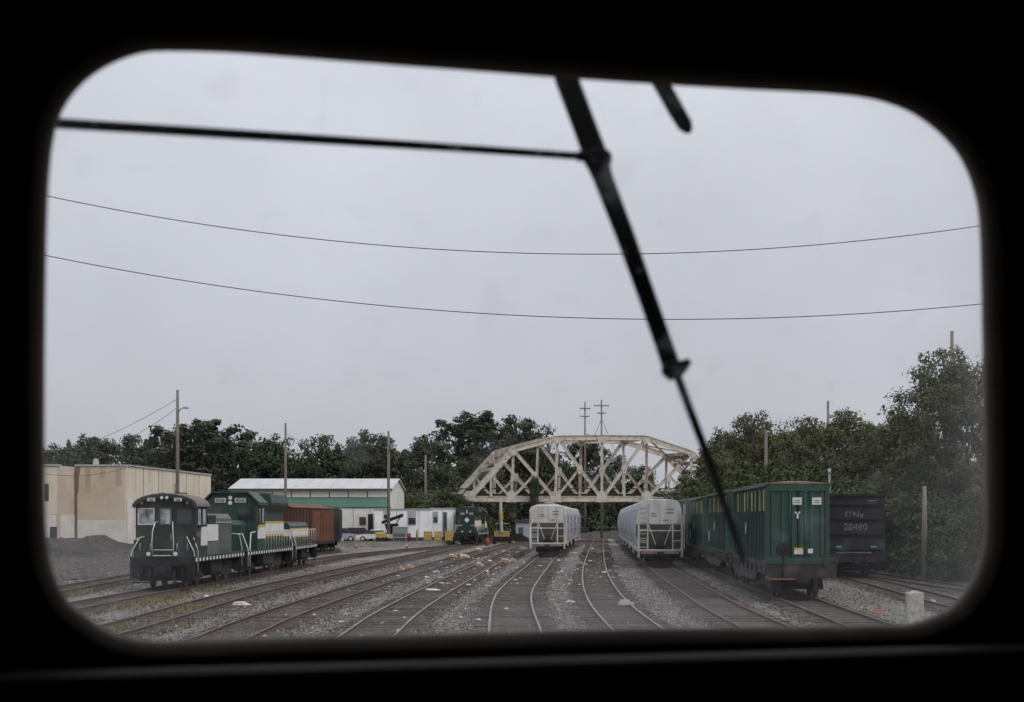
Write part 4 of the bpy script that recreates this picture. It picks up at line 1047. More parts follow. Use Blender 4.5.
# ------------------------------------------------------------------ poles and wires
M_wood = mat('pole_wood', (0.12, 0.10, 0.085), 0.9, c2=(0.20, 0.18, 0.155), scale=2, stretch=(1,1,.15))
M_wire = mat('wire_black', (0.02, 0.02, 0.022), 0.6)
M_galv = mat('galvanised', (0.25, 0.25, 0.25), 0.5, .5)
def pole(label, px, top, D, r=.15, arms=(), lamp=None, base=0.0, box=False):
    x, z = px2x(px, D), py2z(top, D)
    t = thing('utility_pole', label, 'utility pole', (x, D*K, base), 0, 'utility poles')
    z -= base
    MB().tube([(0,0,-.3), (0,0,z*.5), (0,0,z)], [r*1.2, r, r*.72], 9).build('pole', M_wood, t, True)
    for (dz, w) in arms:
        bx('crossarm', M_wood, t, -w, w, -r-.12, -r+.02, z-dz-.08, z-dz+.08)
        for k in (-.9, -.45, .45, .9): MB().tube([(k*w, -r-.05, z-dz+.08), (k*w, -r-.05, z-dz+.28)], .05, 6).build('insulator', M_galv, t)
    if lamp:
        dz, w = lamp
        tb('lamp_arm', M_galv, t, [(0, 0, z-dz-.5), (w*.5, -.3, z-dz-.15), (w, -.4, z-dz)], .05)
        MB().levels([(z-dz-.14, w-.1, w+.45, -.55, -.25), (z-dz+.06, w-.05, w+.3, -.5, -.3)]).build('lamp_head', M_galv, t)
    if box: MB().disc((r+.25, -.1, z-1.9), (0,0,1), .26, .75, 10).build('transformer', M_galv, t)
    return Vector((x, D*K, base + z))
p1 = pole('tall wooden pole with lamp arm rising behind the front green engine', 177.5, 390, 100, .17, (), (1.6, .7))
p2 = pole('wooden pole with small lamps in front of the white roofed shed', 285.5, 423, 134, .17, (), (3.6, .8))
p3 = pole('wooden pole standing before the corner of the cream shed', 388.5, 431, 137, .19, (), None, 0, True)
p4 = pole('bare wooden pole behind the white trailers', 425.5, 455, 157, .18)
p5 = pole('utility pole with crossarms behind the bridge, the one on the left of the pair', 585, 402, 196, .17, ((1.2, 1.0), (2.6, .8)))
p6 = pole('taller guyed utility pole with crossarms behind the bridge', 601.5, 400, 190, .17, ((1.0, 1.3), (2.3, .7)))
p7 = pole('wooden pole among the trees above the green containers', 766, 430, 112, .2)
p8 = pole('grey pole rising above the trees behind the front green container', 828, 401, 128, .19)
p9 = pole('pole top standing above the tall tree beside the window edge', 952, 331, 80, .17)
p10 = pole('short wooden post at the edge of the trees beside the tracks', 924.5, 486, 60, .15)
tl = thing('lamp_post', 'short post with white lamp head behind the front green container', 'lamp post', (px2x(829.5, 92), 92*K, 0))
MB().tube([(0,0,-.2),(0,0,py2z(474,92))], .10, 8).build('post', M_galv, tl, True)
MB().tube([(0,0,py2z(474,92)),(0,0,py2z(472,92)),(0,0,py2z(469.5,92)),(0,0,py2z(468.6,92))], [.1,.14,.12,.06], 10).build('lamp_head', M_board, tl, True)
# guy wires of p6
for dx in (-4.5, 4.8):
    tag(tb('guy_wire', M_wire, None, [p6 - Vector((0,0,3.2)), (p6.x+dx, p6.y, 9.0)], .035, 5), 'thin guy wire slanting down from the guyed pole on its %s side' % ('left' if dx < 0 else 'right'), 'wire', 'guy wires')
def wire(label, pts, r, name='overhead_wire', n=48):
    """smooth sagging wire through three or more points"""
    pts = [Vector(p) for p in pts]; P0, P1 = pts[0], pts[-1]
    xs = [(p - P0).length / (P1 - P0).length for p in pts]
    zs = [p.z for p in pts]
    co = np.polyfit(xs, zs, min(len(pts)-1, 3))
    line = [P0.lerp(P1, i/n) for i in range(n+1)]
    for i, v in enumerate(line): v.z = float(np.polyval(co, i/n))
    return tag(tb(name, M_wire, None, line, r, 5), label, 'wire', 'overhead wires')
DW = 40.0
w1 = [(50,197),(150,215),(330,241),(560,253.5),(760,249.5),(978,226)]
w2 = [(48,256),(150,275),(330,300),(600,318),(760,319),(983,303.5)]
ends = []
for w, lb in ((w1, 'upper black wire sagging across the sky'), (w2, 'lower black wire sagging across the sky')):
    co = np.polyfit([a for a, b in w], [b for a, b in w], 2)
    ex = [(-330, float(np.polyval(co, -330)))] + w + [(1420, float(np.polyval(co, 1420)))]
    pts = [P(a, b, DW) for a, b in ex]
    P0, P1 = pts[0], pts[-1]; co2 = np.polyfit([p.x for p in pts], [p.z for p in pts], 2)
    line = [(P0.x + (P1.x-P0.x)*i/80, DW*K, float(np.polyval(co2, P0.x + (P1.x-P0.x)*i/80))) for i in range(81)]
    tag(tb('overhead_wire', M_wire, None, line, .016, 5), lb, 'wire', 'overhead wires'); ends.append((line[0], line[-1]))
# thin service wires around the left poles
wire('thin service wire from the pole behind the front engine, highest over the brick wall', [p1-Vector((0,0,.8)), P(120, 437, 108), P(20, 462, 118)], .02)
wire('thin service wire drooping low across the brick wall', [p1-Vector((0,0,5.2)), P(110, 476, 108), P(20, 468, 112)], .022)
wire('thin service wire from the lamp pole drooping over the trees', [p1-Vector((0,0,1.6)), P(110, 450, 106), P(30, 458, 112)], .02)
wire('thin service wire between the pole by the shed and the next pole', [p2-Vector((0,0,1.2)), P(335, 452, 136), p3-Vector((0,0,1.5))], .02)

# ------------------------------------------------------------------ trees
def leafmat(name, dark, light, hue):
    m = bpy.data.materials.new(name); m.use_nodes = True
    n, l = m.node_tree.nodes, m.node_tree.links; b = n['Principled BSDF']
    b.inputs['Roughness'].default_value = 0.65; b.inputs['Specular IOR Level'].default_value = 0.04
    at = n.new('ShaderNodeAttribute'); at.attribute_name = 'tint'
    oi = n.new('ShaderNodeObjectInfo')
    mx = n.new('ShaderNodeMix'); mx.data_type = 'RGBA'; mx.inputs['A'].default_value = (*dark, 1); mx.inputs['B'].default_value = (*light, 1)
    l.new(at.outputs['Fac'], mx.inputs['Factor'])
    m2 = n.new('ShaderNodeMix'); m2.data_type = 'RGBA'; m2.inputs['B'].default_value = (*hue, 1)
    mm = n.new('ShaderNodeMath'); mm.operation = 'MULTIPLY'; mm.inputs[1].default_value = 0.45; l.new(oi.outputs['Random'], mm.inputs[0])
    l.new(mm.outputs[0], m2.inputs['Factor']); l.new(mx.outputs['Result'], m2.inputs['A'])
    l.new(m2.outputs['Result'], b.inputs['Base Color'])
    return m
M_leaf = leafmat('leaf_far', (0.034, 0.044, 0.027), (0.066, 0.080, 0.046), (0.055, 0.062, 0.036))
M_leafn = leafmat('leaf_near', (0.046, 0.056, 0.028), (0.098, 0.106, 0.052), (0.090, 0.080, 0.042))
M_bush = leafmat('leaf_bush', (0.036, 0.050, 0.022), (0.066, 0.086, 0.036), (0.06, 0.068, 0.026))
M_bark = mat('bark', (0.05, 0.04, 0.032), 0.95, c2=(0.085, 0.07, 0.055), scale=3, stretch=(1,1,.2))
def leaves(centres, radii, per, size, rng, flat=1.0):
    """leaf quads around clump centres; tint per leaf"""
    C = np.repeat(centres, per, 0); Rr = np.repeat(radii, per)
    n = len(C)
    d = rng.normal(size=(n, 3)); d /= np.linalg.norm(d, axis=1)[:, None]
    rr = Rr * (0.35 + 0.65 * rng.random(n) ** 0.5) * (1 + .2*rng.normal(size=n).clip(-1.5, .7))
    p = C + d * rr[:, None] * np.array([1, 1, flat])
    nn = d * 1.0 + rng.normal(size=(n, 3)) * .42 + np.array([0, 0, .55]); nn /= np.linalg.norm(nn, axis=1)[:, None]
    a = np.cross(nn, rng.normal(size=(n, 3))); a /= np.linalg.norm(a, axis=1)[:, None] + 1e-9
    b = np.cross(nn, a)
    s = size * (0.55 + 0.9 * rng.random(n)); s = s[:, None]
    v = np.stack([p - a*s, p + b*s*.55, p + a*s, p - b*s*.55], 1)
    clump = np.repeat(rng.random(len(centres)), per)
    tint = np.clip(.05 + .75*clump + .2*rng.random(n), 0, 1)
    return v.reshape(-1, 3), tint
def leafmesh(name, v, tint, m):
    n = len(v)//4
    me = bpy.data.meshes.new(name)
    me.vertices.add(4*n); me.vertices.foreach_set('co', v.astype(np.float32).ravel())
    me.loops.add(4*n); me.loops.foreach_set('vertex_index', np.arange(4*n, dtype=np.int32))
    me.polygons.add(n); me.polygons.foreach_set('loop_start', np.arange(0, 4*n, 4, dtype=np.int32))
    at = me.attributes.new('tint', 'FLOAT', 'FACE'); at.data.foreach_set('value', tint.astype(np.float32))
    me.materials.append(m); me.update(calc_edges=True); return me
def tree_mesh(seed, H, Wd, m, size, nclump, per, low=.12, shape='round', open_=0.0):
    """trunk with limbs reaching each big lobe, crown of leaf clumps; unit tree of height H, crown width Wd"""
    rng = np.random.default_rng(seed)
    lobes = []
    nl = 12 if shape != 'spire' else 5
    for i in range(nl):
        a = 2*math.pi*i/nl + rng.uniform(-.4, .4)
        if shape == 'spire':
            f = (i+.5)/nl; z = H*(low + (1-low)*f*.95); r = Wd/2*(1-f)*.75 + .3; lobes.append((rng.uniform(-.3,.3), rng.uniform(-.3,.3), z, r*1.1))
        else:
            f = rng.uniform(.12, .84); z = H*(low + (.96-low)*f); rad = Wd/2*.68*math.sqrt(max(.1, 1-(abs(f-.42)/.55)**2))
            lobes.append((math.cos(a)*rad*rng.uniform(.6, 1.1), math.sin(a)*rad*rng.uniform(.6, 1.1), z, Wd*rng.uniform(.2, .3)))
    if shape != 'spire': lobes.append((rng.uniform(-.1,.1)*Wd, rng.uniform(-.1,.1)*Wd, H*.84, Wd*.22)); lobes.append((rng.uniform(-.2,.2)*Wd, 0, H*.5, Wd*.34))
    if shape == 'bushy':
        for i in range(5):
            a = rng.uniform(0, 6.28); lobes.append((math.cos(a)*Wd*.36, math.sin(a)*Wd*.36, H*rng.uniform(.12, .3), Wd*.25))
    cs, rs = [], []
    L = np.array(lobes)
    for k in range(nclump):
        x, y, z, r = L[rng.integers(len(L))]
        d = rng.normal(size=3); d /= np.linalg.norm(d)
        q = np.array([x, y, z]) + d * r * (rng.random()**.4) * np.array([1, 1, .85])
        if q[2] < H*low*.5 and shape != 'bushy': continue
        q[2] = max(q[2], .3)
        cs.append(q); rs.append(Wd * rng.uniform(.055, .115) * (1 - .35*open_))
    cs, rs = np.array(cs), np.array(rs)
    zmax = (cs[:, 2] + rs).max(); cs[:, 2] *= H/zmax
    v, t = leaves(cs, rs, per, size, rng, .7)
    crown = leafmesh('crown', v, t, m)
    tr = MB(); r0 = max(.12, H*.018)
    tr.tube([(0,0,-.3),(rng.uniform(-.2,.2),rng.uniform(-.2,.2),H*.35),(rng.uniform(-.3,.3),rng.uniform(-.3,.3),H*.8)], [r0*1.25, r0*.85, r0*.25], 7)
    for x, y, z, r in lobes:
        b0 = rng.uniform(.25, .55)*z
        tr.tube([(0,0,b0), (x*.55, y*.55, b0+(z-b0)*.55), (x, y, z)], [r0*.5, r0*.32, r0*.12], 5)
    return crown, tr.mesh('trunk', M_bark, True)
VAR = {
 'round1': (tree_mesh(1, 10, 8.5, M_leaf, .15, 420, 60, .1, 'bushy'), 10),
 'round2': (tree_mesh(2, 10, 8.0, M_leaf, .15, 420, 60, .1, 'bushy'), 10),
 'round3': (tree_mesh(3, 10, 9.5, M_leaf, .15, 420, 60, .1, 'bushy'), 10),
 'open':   (tree_mesh(14, 10, 6.6, M_leaf, .14, 230, 60, .3, 'round', .3), 10),
 'spire':  (tree_mesh(5, 10, 4.0, M_leaf, .14, 150, 60, .1, 'spire'), 10),
 'near1':  (tree_mesh(21, 10, 8.0, M_leafn, .11, 320, 95, .06, 'bushy'), 10),
 'near2':  (tree_mesh(22, 10, 7.0, M_leafn, .11, 320, 95, .06, 'bushy'), 10),
 'near3':  (tree_mesh(23, 10, 8.5, M_leafn, .11, 340, 95, .06, 'bushy'), 10),
 'tall':   (tree_mesh(27, 14, 9.0, M_leafn, .10, 480, 100, .04, 'bushy'), 14),
 'bush':   (tree_mesh(31, 4, 6.0, M_bush, .075, 240, 100, .0, 'bushy'), 4),
 'bush2':  (tree_mesh(32, 4, 5.0, M_bush, .075, 240, 100, .0, 'bushy'), 4),
}
def tree(label, px, top, D, var, wide=1.0, rot=None, name='tree', group='trees behind the yard', base=0.0, cat=None):
    (crown, trunk), h = VAR[var]
    z = py2z(top, D) - base; s = z / h
    rnd = random.Random(int(px*7+D))
    t = thing(name, label, cat or name.split('_')[-1], (px2x(px, D), D*K, base), rnd.uniform(0, 6.28) if rot is None else rot, group)
    t.scale = (s*wide, s*wide, s)
    link('crown', crown, t); link('trunk', trunk, t)
    return t
for a in [
 ('tree cut by the window edge above the wing of the brick warehouse', 50, 441, 185, 'round1', 1.0),
 ('pointed dark tree above the narrow window of the brick warehouse', 82, 431, 182, 'round1', .6),
 ('rounded tree over the downpipe corner of the brick warehouse', 106, 434, 180, 'round2', .95),
 ('broad tree above the middle of the brick warehouse wall', 134, 431, 184, 'round3', .95),
 ('tree just left of the tall lamp pole behind the warehouse', 163, 434, 178, 'round1', .9),
 ('tall ragged tree just right of the tall lamp pole', 197, 417, 170, 'open', 1.25),
 ('dark tree at the end of the brick warehouse roof', 222, 432, 178, 'round2', .9),
 ('dark rounded tree above the left end of the white roof', 250, 430, 182, 'round3', .8),
 ('tree directly behind the wooden pole with small lamps', 279, 431, 178, 'round1', .85),
 ('low tree in the dip right of the pole with small lamps', 305, 449, 186, 'round2', .8),
 ('tall dark tree above the middle of the white shed roof', 328, 431, 176, 'round3', .8),
 ('broad dark tree above the right end of the white shed roof', 360, 427, 174, 'round1', .9),
 ('smaller tree right behind the pole at the shed corner', 391, 446, 180, 'open', 1.1),
 ('dark tree behind the bare pole above the trailers', 431, 432, 186, 'round2', .95),
 ('tallest open crowned tree above the left slope of the bridge', 478, 409, 200, 'open', 1.15),
 ('tall full tree above the upper left chord of the bridge', 527, 414, 204, 'round3', .72),
 ('dark tree filling the left end panel of the bridge', 470, 452, 192, 'round1', 1.0),
 ('dark tree behind the left panels of the bridge', 505, 440, 208, 'round2', 1.0),
 ('tree behind the second bridge panel from the left', 548, 446, 212, 'round1', 1.1),
 ('tree topping out behind the left utility pole over the bridge', 584, 431, 214, 'round2', .8),
 ('lower tree behind the middle of the bridge', 622, 452, 220, 'round3', .85),
 ('low tree seen through the right bridge panels', 655, 487, 225, 'round1', 1.6),
 ('low tree behind the silver hopper row under the bridge', 612, 492, 216, 'round3', 1.8),
 ('low dark tree behind the shed under the bridge', 540, 482, 205, 'round2', 1.7),
]: tree(*a)
for a in [
 ('tree behind the right end of the bridge', 712, 436, 150, 'near2', .9),
 ('rising dark tree just right of the bridge', 733, 424, 142, 'near1', .85),
 ('tall rounded tree above the far containers', 754, 407, 132, 'near3', .8),
 ('green tree around the pole above the containers', 778, 424, 118, 'near1', .9),
 ('tree above the front green container roof', 801, 411, 122, 'near2', .95),
 ('broad tree left of the tall grey pole', 818, 420, 108, 'near3', .85),
 ('pointed crowned tree just right of the tall grey pole', 850, 404, 112, 'near2', .95),
 ('tree above the black gondola car', 872, 418, 98, 'near1', .95),
 ('brownish green tree left of the tallest one', 899, 408, 90, 'near3', .85),
 ('wide leafy tree at the foot of the tallest one', 920, 398, 76, 'near1', .95),
 ('tallest nearby tree with layered branches at the window edge', 955, 341, 67, 'tall', .95),
 ('dense tree cut off by the window edge, beyond the tallest', 1010, 380, 70, 'near2', 1.1),
 ('dense tree outside the window edge next to the short post', 1025, 440, 58, 'near3', 1.1),
]: tree(*a, group='trees along the container tracks')
for a in [
 ('bush at the foot of the trees behind the lamp post', 842, 470, 96, 'bush', 1.0),
 ('bush right behind the black gondola car', 872, 478, 84, 'bush2', 1.1),
 ('leafy bush left of the short wooden post', 898, 488, 74, 'bush', 1.0),
 ('leafy bush right of the short wooden post', 948, 492, 66, 'bush2', 1.1),
 ('bush cut by the window edge at the foot of the trees', 985, 500, 61, 'bush', 1.2),
 ('bush above the far end of the container row', 708, 474, 140, 'bush2', 1.3),
 ('bush over the second and third containers', 735, 466, 124, 'bush', 1.2),
 ('bush over the front container left corner', 768, 458, 110, 'bush2', 1.1),
 ('bush over the front container roof', 803, 462, 102, 'bush', 1.1),
]: tree(*a, name='leafy_bush', group='bushes along the container tracks')
for a in [
 ('rounded green shrub behind the long white trailer', 412, 489, 160, 'bush', 1.15),
 ('largest rounded green shrub at the bridge end', 434, 485, 158, 'bush2', 1.3),
 ('green shrub against the end post of the bridge', 455, 490, 157, 'bush', .8),
 ('creeper hanging on the bridge above the cream hopper car', 535, 474, 159.2, 'bush2', .28),
]: tree(*a, name='green_shrub', group='shrubs at the bridge end', base=(py2z(505, 159.2) if a[1] == 535 else 0.0))
def undergrowth(seed, boxes, m, size, per):
    rng = np.random.default_rng(seed); cs, rs = [], []
    for x0, x1, y0, y1, z1, n in boxes:
        c = np.stack([rng.uniform(x0, x1, n), rng.uniform(y0, y1, n), rng.random(n)**1.1*z1], 1); c[:, 2] *= .75 + .35*np.array([mnoise.noise((q*.16, 3.0, z1)) for q in c[:, 0]]); cs.append(c); rs.append(rng.uniform(.6, 1.3, n))
    v, t = leaves(np.concatenate(cs), np.concatenate(rs), per, size, rng, .8)
    o = kind(link('undergrowth', leafmesh('undergrowth', v, t, m)), 'stuff'); return o
o = undergrowth(51, [(-95, -14, 188*K, 200*K, 12.5, 900), (-22, 30, 222*K, 236*K, 6.0, 360), (-22, 24, 205*K, 214*K, 2.6, 180)], M_leaf, .34, 46)
o['label'] = 'dark undergrowth closing the view behind the yard'; o['category'] = 'undergrowth'
o = undergrowth(52, [(19.6, 27, 44*K, 150*K, 4.4, 760), (17.8, 22, 95*K, 150*K, 3.5, 300)], M_leafn, .15, 70)
o['label'] = 'leafy undergrowth along the container tracks'; o['category'] = 'undergrowth'

# ------------------------------------------------------------------ parked cars and yard things by the trailers
M_tyre = mat('tyre', (0.015, 0.015, 0.015), 0.85)
M_carglass = mat('car_glass', (0.012, 0.013, 0.015), 0.25, spec=.3)
def car(label, px, D, paint, rz, suv=False):
    t = thing('parked_car', label, 'car', (px2x(px, D), D*K, LOT), rz, 'cars parked beside the shed')
    h = .28 if suv else 0
    # body section seen from the side (x lengthwise), drawn across y
    lo = [(-2.2, .35), (-2.25, .6), (-2.15, .85), (-1.3, .95+h*.3), (-1.25, .95+h*.3), (1.5, .98+h*.4), (2.15, .92+h), (2.22, .6), (2.18, .35)]
    b = MB(); ys = [(-.85, .97), (-.9, 1.0), (.9, 1.0), (.85, .97)]
    k = len(lo)
    for y, s in ys: b.v += [(x*s, y, .35 + (z-.35)*s) for x, z in lo]
    for i in range(3):
        for j in range(k): b.f.append((i*k+j, i*k+(j+1)%k, (i+1)*k+(j+1)%k, (i+1)*k+j)); b.mi.append(0)
    b.f += [tuple(range(k))[::-1], tuple(range(3*k, 4*k))]; b.mi += [0, 0]
    b.build('body', paint, t)
    g = MB(); r0, r1 = (-.75, 1.75) if suv else (-.55, .95)
    lv = [(.93+h*.3, -1.35, 2.05 if suv else 1.75, .84), (1.38+h, r0, r1, .68), (1.43+h, r0+.15, r1-.12, .60)]
    for z, xa, xb, w in lv: g.v += [(xa,-w,z),(xb,-w,z),(xb,w,z),(xa,w,z)]
    for i in range(2):
        for j in range(4): g.f.append((4*i+j, 4*i+(j+1)%4, 4*i+4+(j+1)%4, 4*i+4+j)); g.mi.append(1 if i == 0 else 0)
    g.f.append((8,9,10,11)); g.mi.append(0)
    g.build('greenhouse', [paint, M_carglass], t)
    for s in (-1, 1):
        br('pillar', paint, t, (.1, s*.855, .95+h*.3), (.1, s*.69, 1.39+h), .09, .03, (1,0,0))
        MB().box(-2.23, -2.1, *sorted((s*.5, s*.82)), .62, .76).build('headlight', M_lamp, t)
        MB().box(2.1, 2.24, *sorted((s*.5, s*.82)), .65, .8).build('tail_light', mat('tail_red', (.3,.02,.02), .3), t)
        for x in (-1.4, 1.35):
            w = MB().disc((x, s*.8, .33), (0,1,0), .33, .22, 16).build('wheel', M_tyre, t)
            MB().disc((x, s*.915, .33), (0,1,0), .2, .012, 12).build('rim', M_bright, w)
pw = mat('car_white', (.62,.62,.6), .3, spec=.6, coat=.4); ps = mat('car_silver', (.34,.37,.43), .35, .3, coat=.4); pr = mat('car_maroon', (.13,.02,.025), .3, spec=.6, coat=.4)
car('white sedan parked in front of the maroon car', 374.5, 137.2, pw, R(4))
car('silver blue hatchback parked beside the white sedan', 340, 137.5, ps, R(184), True)
car('maroon car parked behind the white sedan', 358, 139.6, pr, R(178), True)

def cone(label, px, D):
    t = thing('traffic_cone', label, 'traffic cone', (px2x(px, D), D*K, 0), 0, 'orange cones and barrels')
    mo = mat('cone_orange', (.34,.10,.05), .7)
    bx('base', mo, t, -.2, .2, -.2, .2, 0, .05)
    c = MB().tube([(0,0,.05),(0,0,.58)], [.16,.04], 10).build('cone', mo, t, True)
    MB().tube([(0,0,.28),(0,0,.38)], [.112,.088], 10).build('band', M_lamp, c, True)
cone('orange traffic cone in front of the white sedan', 356, 128)
cone('orange traffic cone beside the grey cabinet', 407, 128)
def barrel(label, px, D, c=(.3,.05,.045)):
    t = thing('barrel', label, 'barrel', (px2x(px, D), D*K, LOT if px < 450 else 0), 0, 'orange cones and barrels')
    m = mat('barrel_%d%d' % (int(c[0]*100), int(c[1]*100)), c, .6)
    MB().tube([(0,0,0),(0,0,.3),(0,0,.34),(0,0,.62),(0,0,.66),(0,0,.95)], [.29,.29,.31,.31,.29,.28], 12).build('drum', m, t, True)
    MB().tube([(0,0,.95),(0,0,.99)], [.30,.27], 12).build('lid', m, t, True)
barrel('red barrel right beside the distant green engine', 487, 142)
barrel('small red barrel between the engine and the yellow crane', 491, 160, (.3,.09,.05))
barrel('red barrel at the foot of the yellow crane', 503, 158)
barrel('orange barrel left of the yellow crane', 496, 163, (.34,.16,.05))
barrel('maroon barrel next to the grey cabinet by the trailer', 408.5, 137.5, (.16,.02,.02))

def compressor():
    D = 135.5; t = thing('yellow_compressor', 'yellow wheeled compressor in front of the white sedan', 'compressor', (px2x(381, D), D*K, LOT))
    MB().levels([(.45, -.6, .6, -.4, .4), (1.0, -.6, .6, -.4, .4), (1.2, -.5, .5, -.32, .32)]).build('housing', M_tyel, t)
    for x in (-.35, .35):
        for s in (-1, 1): MB().disc((x, s*.45, .27), (0,1,0), .27, .15, 12).build('wheel', M_tyre, t)
    bx('chassis', M_black, t, -.65, .65, -.36, .36, .3, .449)
    tb('tow_bar', M_black, t, [(.6,0,.4),(1.3,0,.35)], .05)
compressor()
def cabinet():
    D = 136; t = thing('grey_cabinet', 'grey metal cabinet on legs in front of the long white trailer', 'cabinet', (px2x(400, D), D*K, LOT))
    m = mat('cabinet_grey', (.20,.21,.21), .6)
    bx('housing', m, t, -.85, .85, -.45, .45, .42, 1.75)
    MB().levels([(1.75, -.92, .92, -.5, .5), (1.86, -.7, .7, -.4, .4)]).build('lid', m, t)
    for i in range(4): bx('vent_slat', M_linedark, t, -.7, .7, -.47, -.452, .62+i*.1, .67+i*.1)
    for x in (-.75, .75):
        for y in (-.35, .35): bx('leg', m, t, x-.05, x+.05, y-.05, y+.05, 0, .42)
cabinet()
def loader():
    D = 137.5; t = thing('tilted_chute', 'black tilted chute on a stand beside the grey cabinet', 'chute', (px2x(391, D), D*K, LOT))
    for x in (-.5, .35):
        for y in (-.4, .4): br('leg', M_black, t, (x*1.2, y, 0), (x*.6, y, 2.0), .12, .12)
    MB().levels([(.9, -.35, .35, -.4, .4), (2.2, -.75, .95, -.6, .6)]).build('hopper', M_black, t)
    MB().add([(-1.1,-.75,2.15),(1.45,-.75,3.05),(1.45,.75,3.05),(-1.1,.75,2.15),(-1.1,-.75,2.5),(1.45,-.75,3.45),(1.45,.75,3.45),(-1.1,.75,2.5)], [(3,2,1,0),(4,5,6,7),(0,1,5,4),(1,2,6,5),(2,3,7,6),(3,0,4,7)]).build('tray', M_black, t)
    br('tray_prop', M_black, t, (.5,-.5,1.9), (1.2,-.6,2.95), .1, .1)
loader()
def crane():
    D = 152; t = thing('yellow_crane', 'small yellow crane with upright boom under the bridge', 'crane', (px2x(502.5, D), D*K, 0))
    bx('carrier', M_black, t, -1.3, 1.3, -1.6, 1.6, .45, 1.0)
    for s in (-1, 1):
        for y in (-1.1, 1.1): MB().disc((s*1.1, y, .5), (1,0,0), .5, .4, 14).build('wheel', M_tyre, t)
    bx('engine_cover', M_tyel, t, -1.1, .9, -.9, 1.4, 1.0, 1.75)
    MB().levels([(1.75, -.9, .2, -.8, .2), (2.7, -.8, .1, -.6, .15)]).build('cab', M_grey, t)
    bx('cab_window', M_glass, t, -.72, .02, -.83, -.72, 1.95, 2.5)
    br('boom', M_hgrey, t, (-.1, -1.0, 1.6), (-.2, -1.1, 5.9), .3, .3)
    br('boom_sleeve', M_tyel, t, (-.13, -1.03, 3.3), (-.16, -1.06, 4.3), .42, .42)
    br('outrigger', M_tyel, t, (-1.8, -1.2, .3), (1.8, -1.2, .3), .2, .2)
    bx('canopy', M_tyel, t, -.95, .95, -.9, .9, 2.75, 2.87)
crane()
def rubble(label, px, D, w, h, m, seed, name='rubble_mound'):
    """low heap with an uneven surface"""
    n, k = 30, 12; b = MB()
    for j in range(k+1):
        for i in range(n):
            a = 2*math.pi*i/n; r = 1 - j/k
            x, y = math.cos(a)*r*w, math.sin(a)*r*w*.8
            z = h*(1-r**1.6)*(1+.7*mnoise.noise((x*.35+seed, y*.35, seed))) + .4*mnoise.noise((x*1.3, y*1.3, seed))*(1-r)**.5 - .1
            b.v.append((x, y, z))
    for j in range(k):
        for i in range(n): b.f.append((j*n+i, j*n+(i+1)%n, (j+1)*n+(i+1)%n, (j+1)*n+i)); b.mi.append(0)
    o = b.build(name, m, None, True); o.location = (px2x(px, D), D*K, 0)
    return tag(o, label, 'mound', 'mounds of dirt')
M_heap = gravel('dark_heap', (0.025, 0.024, 0.022), (0.10, 0.095, 0.088), (.6,.55,.5), vs=5, patch=.4)
rubble('dark gravel mound against the base of the brick warehouse', 86, 108, 7.5, 1.7, M_heap, 3)
rubble('flat gravel mound at the window edge before the brick warehouse', 52, 98, 6.0, 1.5, M_heap, 8)
rubble('low dirt mound beside the pale shed under the bridge', 515, 165, 3.0, 1.3, M_heap, 12)
rubble('low rubble mound across the track end under the bridge', 606, 196, 8.0, 1.2, M_heap, 15)

# concrete post by the container track
def concrete_post():
    D = 35.6; t = thing('concrete_post', 'stubby white concrete post beside the container track', 'post', (px2x(914.5, D), D*K, 0))
    m = mat('white_concrete', (.42,.40,.35), .9, c2=(.20,.185,.165), scale=9, lo=.42, hi=.66, bump=.6, bscale=30)
    MB().levels([(-.2, -.27, .27, -.25, .25), (1.02, -.255, .255, -.23, .23), (1.06, -.22, .22, -.2, .2)]).build('shaft', m, t)
    MB().levels([(1.06, -.13, .13, -.12, .12), (1.1, -.09, .09, -.08, .08)]).build('cap', m, t)
concrete_post()

# ------------------------------------------------------------------ litter between the rails
M_paper = mat('waste_paper', (.52,.52,.50), .85, c2=(.34,.32,.28), scale=4)
M_wood2 = mat('raw_wood', (.40,.29,.18), .85, c2=(.27,.18,.11), scale=3, stretch=(1,.2,1))
M_blue = mat('pale_blue_plastic', (.32,.40,.46), .6)
def scrap(name, label, px, py, w, d, h, m, seed, cat, group):
    """a crumpled sheet or broken board lying on the ballast"""
    rnd = random.Random(seed); b = MB(); n = 7
    for lvl in (0, 1):
        for i in range(n):
            a = 2*math.pi*i/n; q = rnd.uniform(.6, 1.1) if lvl == 0 else rnd.uniform(.3, .8)
            b.v.append((math.cos(a)*w/2*q, math.sin(a)*d/2*q, (h*rnd.uniform(.4, 1.2) if lvl else 0)))
    for i in range(n): b.f.append((i, (i+1)%n, n+(i+1)%n, n+i)); b.mi.append(0)
    b.f.append(tuple(range(n, 2*n))); b.mi.append(0)
    o = b.build(name, m); o.location = on_ground(px, py, .07); o.rotation_euler.z = rnd.uniform(-.4, .4)
    return tag(o, label, cat, group)
def plank(label, px, py, L, w, rz, m=None):
    L *= .62; w *= .7
    o = MB().box(-L/2, L/2, -w/2, w/2, 0, .11).box(-L/2+.03, L/2-.2, -w/2+.02, w/2-.02, .111, .2).build('broken_plank', m or M_wood2)
    o.location = on_ground(px, py, .15); o.rotation_euler = (R(9), R(4), rz)
    return tag(o, label, 'plank', 'planks and boards among the rails')
plank('largest orange plank lying across the rail of the second track', 464.5, 557.5, 1.3, 1.6, .15)
plank('tan plank just left of the largest orange plank', 453, 557, 1.1, .9, .3)
plank('tan plank on the track in front of the distant engine', 479, 550.5, 1.0, 1.2, .1)
plank('pale board beside the front corner of the cream hopper car', 524, 549.5, .9, 2.2, .5)
plank('orange board left of the cream hopper car', 506, 561.5, 1.2, .8, .2)
plank('broken tan board in the littered track', 480, 566, .9, .7, .1)
